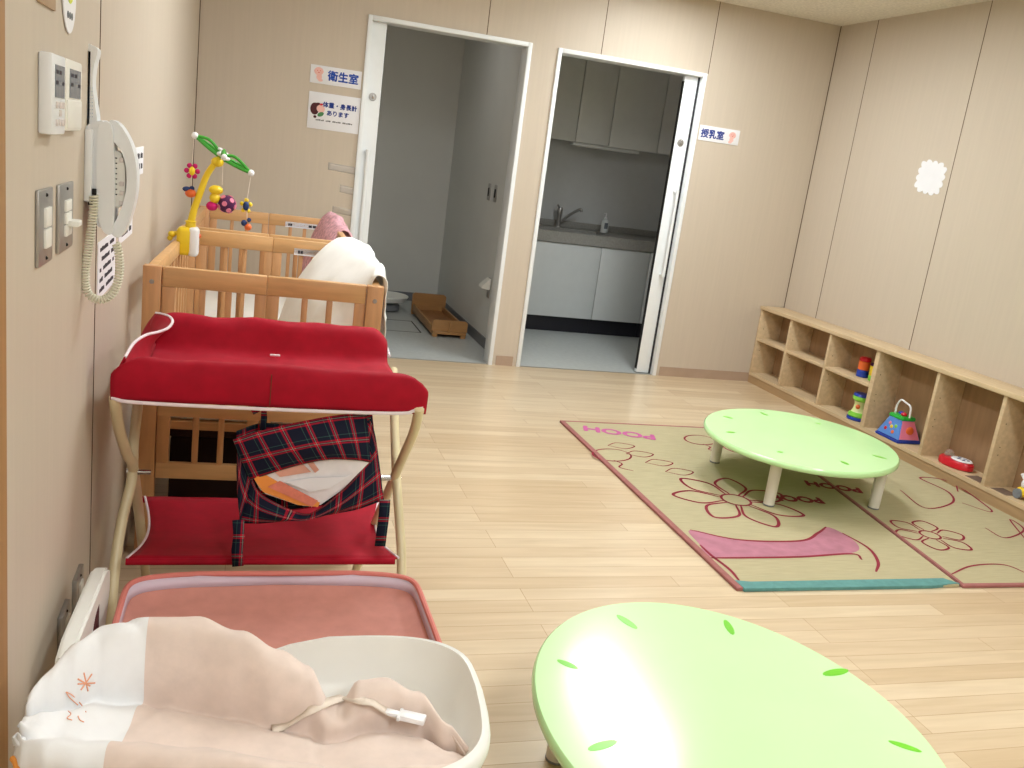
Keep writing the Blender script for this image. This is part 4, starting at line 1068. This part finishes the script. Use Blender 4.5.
for (e, bow) in (((195, 135.5), 8), ((251, 173), 8)):
    E_ = mp(*e); 
    b = BM()
    mid1 = hubp.lerp(E_, .45)+Vector((0, 0, .022)); mid2 = hubp.lerp(E_, .55)+Vector((0, 0, -.006))
    tube(b, spline([hubp, mid1, E_], 8), .0055, 8); tube(b, spline([hubp+Vector((0, 0, -.008)), mid2, E_], 8), .0065, 8)
    tube(b, spline([hubp, hubp.lerp(E_, .5)+Vector((0, .03, .004)), E_], 8), .005, 8)
    obj('leaf_arm', b, M['tgreen'], mb)
    b = BM(); ball(b, tuple(E_), .012, 12); obj('arm_tip', b, M['twhite'], mb)
for dy in (-.11, .12):
    E_ = hubp+Vector((.01, dy, -.0)); b = BM(); tube(b, spline([hubp, hubp.lerp(E_, .5)+Vector((0, 0, .018)), E_], 6), .0055, 8); tube(b, [hubp, E_], .005, 8); obj('leaf_arm', b, M['tgreen'], mb)
    b = BM(); ball(b, tuple(E_), .011, 12); obj('arm_tip', b, M['twhite'], mb)
def cord(a, c):
    b = BM(); tube(b, [a, c], .0012, 5); obj('string', b, M['strap'], mb)
cord(mp(194, 138), mp(192, 165)); cord(mp(192, 172), mp(191, 190)); cord(mp(251, 174), mp(247, 200)); cord(mp(247, 208), mp(247, 222)); cord(mp(223, 160), mp(222, 185))
# hanging figures: flower, bee, ball, turtle-like plush, small bee
fl = mp(192, 171); b = BM(); ball(b, tuple(fl), .013, 12, (.8, 1, 1.2)); h1 = obj('hanging_flower', b, M['yellow'], mb)
b = BM()
for k in range(6): a = 2*PI*k/6; ball(b, (fl.x+.018*math.cos(a), fl.y+.006, fl.z+.02*math.sin(a)), .009, 8)
obj('petals', b, M['magenta'], h1)
be = mp(190.5, 193); b = BM(); ball(b, tuple(be), .016, 12, (1.2, 1, 1)); h2 = obj('hanging_bee', b, M['torange'], mb)
b = BM(); ball(b, (be.x-.012, be.y, be.z+.012), .012, 8, (1.3, 1, .8)); ball(b, (be.x+.004, be.y, be.z+.016), .009, 8); obj('wings', b, M['navy'], h2)
bc = mp(227, 204); b = BM(); ball(b, tuple(bc), .031, 18); h3 = obj('hanging_rattle_ball', b, M['purple'], mb)
b = BM()
for k in range(14):
    ph_ = math.acos(1-2*(k+.5)/14); th_ = PI*(1+5**.5)*k; d = Vector((math.cos(th_)*math.sin(ph_), math.sin(th_)*math.sin(ph_), math.cos(ph_)))
    u_ = d.orthogonal().normalized(); v_ = d.cross(u_); disc(b, bc+d*.0295, u_, v_, .009, .009, 10, 0, .003)
obj('ball_spots', b, M['tpink'], h3)
b = BM(); ball(b, tuple(mp(216, 190)), .021, 12, (1.2, 1, .8)); ball(b, tuple(mp(215, 198)), .02, 10); hd = obj('hanging_plush_head', b, M['yellow'], mb)
b = BM(); ball(b, tuple(mp(212, 206)), .021, 10, (1, 1, .8)); ball(b, tuple(mp(224, 206)), .012, 10); obj('plush_feet', b, M['magenta'], hd)
b = BM(); p_ = mp(246, 206); ball(b, tuple(p_), .011, 10, (1, 1, 1.5)); h4 = obj('hanging_star', b, M['navy'], mb)
b = BM()
for k in range(5): a = 2*PI*k/5+.3; ball(b, (p_.x+.015*math.cos(a), p_.y+.006, p_.z+.02*math.sin(a)), .008, 8)
obj('star_points', b, M['yellow'], h4)
b = BM(); ball(b, tuple(mp(248, 227)), .013, 12); h5 = obj('hanging_bead', b, M['torange'], mb)
b = BM(); ball(b, tuple(mp(244, 223)), .011, 10); ball(b, tuple(mp(249, 220)), .008, 8); obj('bead_wings', b, M['navy'], h5)
b = BM(); q = mp(172, 236); tube(b, spline([mp(181, 236), mp(176, 233), mp(171, 236)], 4), .008, 8); ball(b, tuple(mp(172, 234)), .014, 10, (1, 1, .8)); ball(b, tuple(mp(170, 238)), .010, 10); obj('clamp', b, M['yellow'], mb)

# ================================================================ WASHROOM THINGS
tr = thing('infant_measuring_board', 'varnished wooden infant measuring board lying on the grey floor', 'measuring board', (1.49, 6.9, 0))
b = BM(); box(b, (1.37, 6.44, .025), (1.62, 7.30, .045), .003); obj('bed_board', b, M['tray2'], tr)
for x0 in (1.362, 1.612):
    b = BM(); box(b, (x0, 6.47, .02), (x0+.016, 7.30, .085), .004); obj('side_board', b, M['tray'], tr)
b = BM(); prism(b, [(1.355, 7.30, .0), (1.637, 7.30, .0), (1.637, 7.30, .165), (1.62, 7.30, .18), (1.372, 7.30, .18), (1.355, 7.30, .165)], (0, .03, 0), .003); obj('head_board', b, M['tray'], tr)
b = BM(); prism(b, [(1.362, 6.44, .045), (1.63, 6.44, .045), (1.63, 6.44, .115), (1.615, 6.44, .128), (1.377, 6.44, .128), (1.362, 6.44, .115)], (0, .02, 0), .003); fb = obj('foot_board', b, M['tray'], tr)
b = BM(); box(b, (1.488, 6.425, .045), (1.504, 6.44, .122), .002); obj('centre_grip', b, M['tray'], fb)
for x0 in (1.37, 1.585):
    b = BM(); box(b, (x0, 6.43, 0), (x0+.035, 6.47, .025), .002); obj('foot', b, M['tray'], tr)
b = BM(); box(b, (1.37, 6.425, .024), (1.622, 6.442, .046), .002); obj('foot_rail', b, M['tray'], tr)
sc_ = thing('baby_scale', 'white baby weighing scale on the washroom floor behind the crib', 'scale', (1.12, 7.45, 0))
q = at(385, 308, y=7.45)
b = BM(); lathe(b, [(.10, 0), (.13, .01), (.13, .05), (.10, .07)], (1.14, 7.42, 0), 24); obj('scale_base', b, M['greybase'], sc_)
b = BM(); lathe(b, [(.10, .07), (.17, .085), (.20, .125), (.195, .13), (.16, .10), (.02, .09)], (1.14, 7.42, 0), 28); obj('weighing_pan', b, M['shell'], sc_)
for lb, y, z in (('dark switch plate on the washroom wall, deeper into the room', 6.545, 1.09), ('dark switch plate on the washroom wall, nearer the doorway', 6.36, 1.09)):
    t = thing('wall_switch', lb, 'switch', (1.70, y, z-.06), group='dark washroom switch plates')
    b = BM(); box(b, (1.693, y-.035, z-.06), (1.70, y+.035, z+.06), .002); obj('plate', b, M['steel'], t)
    b = BM(); box(b, (1.689, y-.012, z-.03), (1.694, y+.012, z+.03), .001); obj('rocker', b, M['dark'], t)
t = thing('corner_bracket', 'small grey metal wedge shaped hook on the washroom right wall', 'hook', (1.70, 6.2, .32))
q1 = at(488, 288, x=1.69); 
b = BM(); box(b, (1.692, q1.y-.03, q1.z-.07), (1.70, q1.y+.03, q1.z+.075), .002); obj('back_plate', b, M['steel'], t)
b = BM(); prism(b, [(1.692, q1.y-.05, q1.z+.075), (1.692, q1.y-.05, q1.z-.01), (1.63, q1.y-.05, q1.z-.0), (1.635, q1.y-.05, q1.z+.02)], (0, .10, 0), .004); obj('wedge', b, M['ivory'], t)

# ================================================================ KITCHEN
YC = 7.0
for k, (x0, x1) in enumerate(((1.80, 2.829), (2.832, 3.27))):
    t = thing('base_cabinet', ('pale grey kitchen base cabinet under the sink', 'pale grey kitchen base cabinet right of the sink')[k], 'cabinet', ((x0+x1)/2, YC, 0), group='kitchen base cabinets')
    b = BM(); box(b, (x0, YC+.02, .128), (x1, 7.60, .74)); obj('body', b, M['kitch'], t)
    b = BM(); box(b, (x0+.001, YC, .13), (x1-.001, YC+.018, .738), .002); obj('door', b, M['kitch'], t)
    b = BM(); box(b, (x0, YC+.04, 0), (x1, YC+.06, .128)); obj('kick_board', b, M['black'], t)
t = thing('base_cabinet', 'narrow kitchen end panel cabinet against the sliding door', 'cabinet', (3.6, YC, 0), group='kitchen base cabinets')
b = BM(); box(b, (3.276, YC+.02, .128), (3.99, 7.60, .74)); obj('body', b, M['kitchu'], t)
b = BM(); box(b, (3.278, YC, .13), (3.985, YC+.018, .738), .002); obj('door', b, M['kitchu'], t)
b = BM(); box(b, (3.276, YC+.04, 0), (3.99, YC+.06, .128)); obj('kick_board', b, M['black'], t)
wt = thing('kitchen_worktop', 'grey kitchen worktop with a sink, seen through the right doorway', 'worktop', (2.8, 7.3, .74))
b = BM(); box(b, (1.80, YC-.02, .743), (2.30, 7.60, .83)); box(b, (2.95, YC-.02, .743), (3.99, 7.60, .83)); box(b, (2.30, YC-.02, .743), (2.95, YC+.12, .83)); box(b, (2.30, YC+.48, .743), (2.95, 7.60, .83))
obj('slab', b, M['counter'], wt)
b = BM(); box(b, (1.80, 7.59, .83), (3.99, 7.615, .885), .002); obj('upstand', b, M['counter'], wt)
b = BM(); box(b, (2.30, YC+.12, .745), (2.95, YC+.48, .757)); box(b, (2.295, YC+.12, .745), (2.305, YC+.48, .831)); box(b, (2.945, YC+.12, .745), (2.955, YC+.48, .831)); obj('sink_bowl', b, M['steel'], wt)
fc_ = thing('faucet', 'dark chrome lever faucet at the kitchen sink', 'faucet', (2.60, 7.52, .83))
b = BM(); lathe(b, [(.028, .83), (.026, .84), (.02, .845), (.02, .94), (.024, .95), (.024, .985), (.018, 1.0)], (2.60, 7.52, 0), 18); obj('body', b, M['steel'], fc_)
b = BM(); tube(b, spline([(2.62, 7.52, .88), (2.68, 7.47, .95), (2.735, 7.43, 1.0), (2.755, 7.42, 1.005), (2.76, 7.42, .985)], 5), .012, 10); obj('spout', b, M['steel'], fc_)
b = BM(); tube(b, [(2.60, 7.52, .99), (2.565, 7.50, 1.02)], .008, 8); obj('lever', b, M['steel'], fc_)
sp = thing('soap_bottle', 'small clear pump soap bottle standing on the kitchen worktop', 'bottle', (2.98, 7.40, .83))
b = BM(); lathe(b, [(.028, .832), (.033, .836), (.033, .93), (.026, .945), (.012, .95)], (2.985, 7.40, 0), 18); obj('bottle', b, M['kitch'], sp)
b = BM(); lathe(b, [(.012, .95), (.013, .965), (.005, .968), (.005, 1.0)], (2.985, 7.40, 0), 12); tube(b, [(2.985, 7.40, 1.0), (2.96, 7.39, 1.0)], .004, 8); obj('pump', b, M['twhite'], sp)
b = BM(); box(b, (2.968, 7.365, .87), (3.0, 7.3675, .92)); obj('label', b, M['lcd'], sp)
YU = 7.27
for k, (x0, x1) in enumerate(((1.80, 2.557), (2.561, 2.855), (2.859, 3.300), (3.304, 3.99))):
    t = thing('wall_cabinet', ('pale grey wall cabinet at the left edge of the kitchen doorway', 'pale grey narrow wall cabinet second from the left above the sink', 'grey wide wall cabinet third from the left in the kitchen', 'grey wall cabinet rightmost, partly behind the sliding door')[k], 'cabinet', ((x0+x1)/2, YU, 1.56), group='kitchen wall cabinets')
    b = BM(); box(b, (x0, YU+.02, 1.56), (x1, 7.61, 2.40)); obj('body', b, M['kitchu'], t)
    b = BM(); box(b, (x0+.002, YU, 1.553), (x1-.002, YU+.018, 2.40), .002); obj('door', b, M['kitchu'], t)
t = thing('cabinet_lamp', 'slim grey lamp strip under the kitchen wall cabinets', 'lamp', (2.8, 7.34, 1.52))
b = BM(); box(b, (2.56, 7.31, 1.525), (3.16, 7.39, 1.553), .004); obj('housing', b, M['kitchu'], t)
b = BM(); box(b, (2.60, 7.32, 1.522), (3.12, 7.38, 1.526)); obj('cover', b, M['ivory'], t)

# ================================================================ TOYS
ZB = .0755
def tl(y, z=ZB): return (3.65, y, z)
# stacking cups on the middle shelf
t = thing('toy_cup', 'orange and blue toy cup on the upper shelf of the third bay', 'toy', (3.66, 4.56, .331))
b = BM(); lathe(b, [(.030, .331), (.036, .333), (.036, .37), (.03, .376)], (3.66, 4.55, 0), 20); obj('base', b, M['tblue'], t)
b = BM(); lathe(b, [(.030, .374), (.034, .378), (.036, .425), (.03, .43)], (3.66, 4.55, 0), 20); obj('body', b, M['torange'], t)
b = BM(); lathe(b, [(.032, .428), (.036, .432), (.035, .448), (.026, .455)], (3.66, 4.55, 0), 20); obj('lid', b, M['tred'], t)
t = thing('toy_cup', 'yellow and green toy cup beside the orange one in the third bay', 'toy', (3.66, 4.46, .331))
b = BM(); lathe(b, [(.024, .331), (.03, .333), (.032, .36), (.028, .365)], (3.66, 4.445, 0), 20); obj('base', b, M['tlime'], t)
b = BM(); lathe(b, [(.028, .363), (.031, .367), (.033, .42), (.028, .425)], (3.66, 4.445, 0), 20); obj('body', b, M['yellow'], t)
b = BM(); lathe(b, [(.030, .423), (.034, .426), (.03, .437)], (3.66, 4.445, 0), 20); obj('lid', b, M['purple'], t)
# hourglass drum
t = thing('toy_drum', 'green and white hourglass shaped toy drum in the lower third bay', 'toy', (3.64, 4.50, ZB)); dc = (3.645, 4.485, 0)
b = BM(); lathe(b, [(.060, ZB), (.066, ZB+.005), (.064, ZB+.016), (.056, ZB+.02)], dc, 28); obj('blue_foot', b, M['tblue'], t)
b = BM(); lathe(b, [(.056, ZB+.018), (.062, ZB+.026), (.058, ZB+.042), (.045, ZB+.05)], dc, 28); obj('lower_ring', b, M['tlime'], t)
b = BM(); lathe(b, [(.047, ZB+.048), (.038, ZB+.07), (.035, ZB+.095), (.040, ZB+.118)], dc, 28); bd = obj('waist', b, mat('cream_lime_plastic', (226, 236, 170), .35), t)
b = BM(); lathe(b, [(.040, ZB+.116), (.053, ZB+.128), (.054, ZB+.142), (.050, ZB+.148)], dc, 28); obj('upper_ring', b, M['tlime'], t)
b = BM(); lathe(b, [(.050, ZB+.146), (.053, ZB+.152), (.048, ZB+.164), (.02, ZB+.168)], dc, 28); obj('drum_head', b, M['tblue'], t)
b = BM(); ball(b, (dc[0]-.03, dc[1]-.018, ZB+.085), .014, 12); obj('orange_badge', b, M['torange'], t)
# pyramid activity toy
t = thing('activity_toy', 'blue and pink pyramid shaped activity toy with white carrying handle', 'toy', (3.655, 4.14, ZB)); px_, py_ = 3.648, 4.12
def frust(b, a0, a1, z0, z1, bev=.004):
    b0 = [(px_+sx*a0, py_+sy*a0*1.25) for sx, sy in ((-1, -1), (1, -1), (1, 1), (-1, 1))]; b1 = [(px_+sx*a1, py_+sy*a1*1.25) for sx, sy in ((-1, -1), (1, -1), (1, 1), (-1, 1))]
    A = [b.verts.new((*p, z0)) for p in b0]; B = [b.verts.new((*p, z1)) for p in b1]
    fs = [b.faces.new(A[::-1]), b.faces.new(B)]+[b.faces.new((A[i], A[(i+1) % 4], B[(i+1) % 4], B[i])) for i in range(4)]
    bmesh.ops.bevel(b, geom=list({e for f in fs for e in f.edges}), offset=bev, segments=2, affect='EDGES')
b = BM(); frust(b, .082, .080, ZB, ZB+.018, .006); obj('base', b, M['tblue'], t)
b = BM(); frust(b, .076, .042, ZB+.016, ZB+.125); pbody = obj('body', b, mat('sky_blue_plastic', (90, 140, 215), .3), t)
b = BM()
h0, h1_ = ZB+.022, ZB+.12
def fx(z, a_=.076, b_=.042): return a_+(b_-a_)*(z-ZB-.016)/.109
prism(b, [(px_-fx(h0)+.006, py_-fx(h0)*1.25-.001, h0), (px_+fx(h0)-.006, py_-fx(h0)*1.25-.001, h0), (px_+fx(h1_)-.004, py_-fx(h1_)*1.25-.001, h1_), (px_-fx(h1_)+.004, py_-fx(h1_)*1.25-.001, h1_)], (0, .003, 0)); obj('pink_panel', b, M['tpink'], t)
b = BM(); frust(b, .048, .046, ZB+.122, ZB+.142, .005); obj('green_collar', b, mat('bright_green_plastic', (50, 185, 70), .3), t)
b = BM(); ball(b, (px_-.01, py_-.02, ZB+.15), .018, 12, (1, 1, .7)); obj('red_button', b, M['tred'], t)
b = BM(); ball(b, (px_+.01, py_+.025, ZB+.146), .015, 12, (1, 1.4, .7)); obj('blue_button', b, M['tblue'], t)
b = BM(); tube(b, spline([(px_-.01, py_+.052, ZB+.135), (px_-.01, py_+.05, ZB+.19), (px_-.008, py_+.03, ZB+.222), (px_, py_-.0, ZB+.215), (px_, py_-.045, ZB+.20), (px_, py_-.056, ZB+.14)], 6), .0055, 10); obj('handle', b, M['twhite'], t)
for (dy, dz, m_, nm) in ((.045, .05, M['tred'], 'dial'), (.0, .07, M['yellow'], 'flower_knob'), (-.03, .045, M['torange'], 'knob'), (.03, .085, M['tpink'], 'knob'), (-.04, .08, M['tlime'], 'knob')):
    z = ZB+dz; b = BM(); ball(b, (px_-fx(z)+.001, py_+dy*(1-dz*3), z), .012, 10, (.5, 1, 1)); obj(nm, b, m_, t)
b = BM(); z = ZB+.065; ball(b, (px_+.005, py_-fx(z)*1.25, z), .03, 14, (.9, .3, 1)); obj('orange_face_panel', b, M['torange'], t)
# red oval toy
t = thing('toy_radio', 'red oval toy with white top plate and clear dome in the fifth bay', 'toy', (3.65, 3.67, ZB)); 
ca, cb_ = Vector((3.635, 3.72, 0)), Vector((3.66, 3.60, 0)); cm = (ca+cb_)/2; ang = math.atan2(cb_.y-ca.y, cb_.x-ca.x)
def orot(b, m_, name, par=None):
    R_ = Matrix.Translation((cm.x, cm.y, 0)) @ Matrix.Rotation(ang, 4, 'Z'); b.transform(R_); return obj(name, b, m_, t if par is None else par)
b = BM(); lathe(b, [(.9, ZB), (1, ZB+.006), (1, ZB+.032), (.9, ZB+.042), (.3, ZB+.044)], (0, 0, 0), 36, .098, .056); orot(b, M['tred'], 'body')
b = BM(); lathe(b, [(.9, ZB+.042), (1, ZB+.045), (.9, ZB+.05), (.2, ZB+.051)], (.028, 0, 0), 32, .058, .045); wp = orot(b, M['twhite'], 'top_plate')
b = BM()
for x, y in ((.005, .012), (.035, .015), (.06, .005), (.02, -.014), (.048, -.015)): disc(b, (x, y, ZB+.0512), (1, 0, 0), (0, 1, 0), .011, .007, 10, x*30, .0006)
orot(b, M['navy'], 'printed_picture', wp)
b = BM(); ball(b, (-.055, .01, ZB+.05), .026, 16); orot(b, M['clear'], 'clear_dome')
# yellow/white toy at right edge
t = thing('toy_car', 'yellow and white toy at the right edge of the picture in the sixth bay', 'toy', (3.67, 3.2, ZB)); yq = 3.175
b = BM(); box(b, (3.62, yq-.07, ZB+.012), (3.71, yq+.07, ZB+.055), .018, 3); obj('body', b, M['yellow'], t)
b = BM(); box(b, (3.63, yq-.04, ZB+.05), (3.70, yq+.06, ZB+.095), .016, 3); obj('cab', b, M['twhite'], t)
b = BM(); tube(b, [(3.66, yq+.055, ZB+.085), (3.66, yq+.085, ZB+.11)], .009, 8); obj('nose', b, M['twhite'], t)
for dy in (-.045, .045):
    for xx in (3.617, 3.713):
        b = BM(); bmesh.ops.create_cone(b, cap_ends=True, segments=18, radius1=.024, radius2=.024, depth=.012, matrix=Matrix.Translation((xx, yq+dy, ZB+.0245)) @ Matrix.Rotation(PI/2, 4, 'Y')); obj('wheel', b, M['lcd'], t)
# dark stickers on the shelf floor
for lb, y, w_ in (('brown grey sticker on the shelf floor beside the red oval toy', 3.47, .05), ('brown grey sticker on the shelf floor beside the yellow toy', 3.30, .05)):
    b = BM(); box(b, (3.585, y-w_, ZB), (3.665, y+w_, ZB+.0012)); o = obj('shelf_sticker', b, M['patch'], smooth=False); tag(o, lb, 'sticker', 'stickers on the shelf floor')
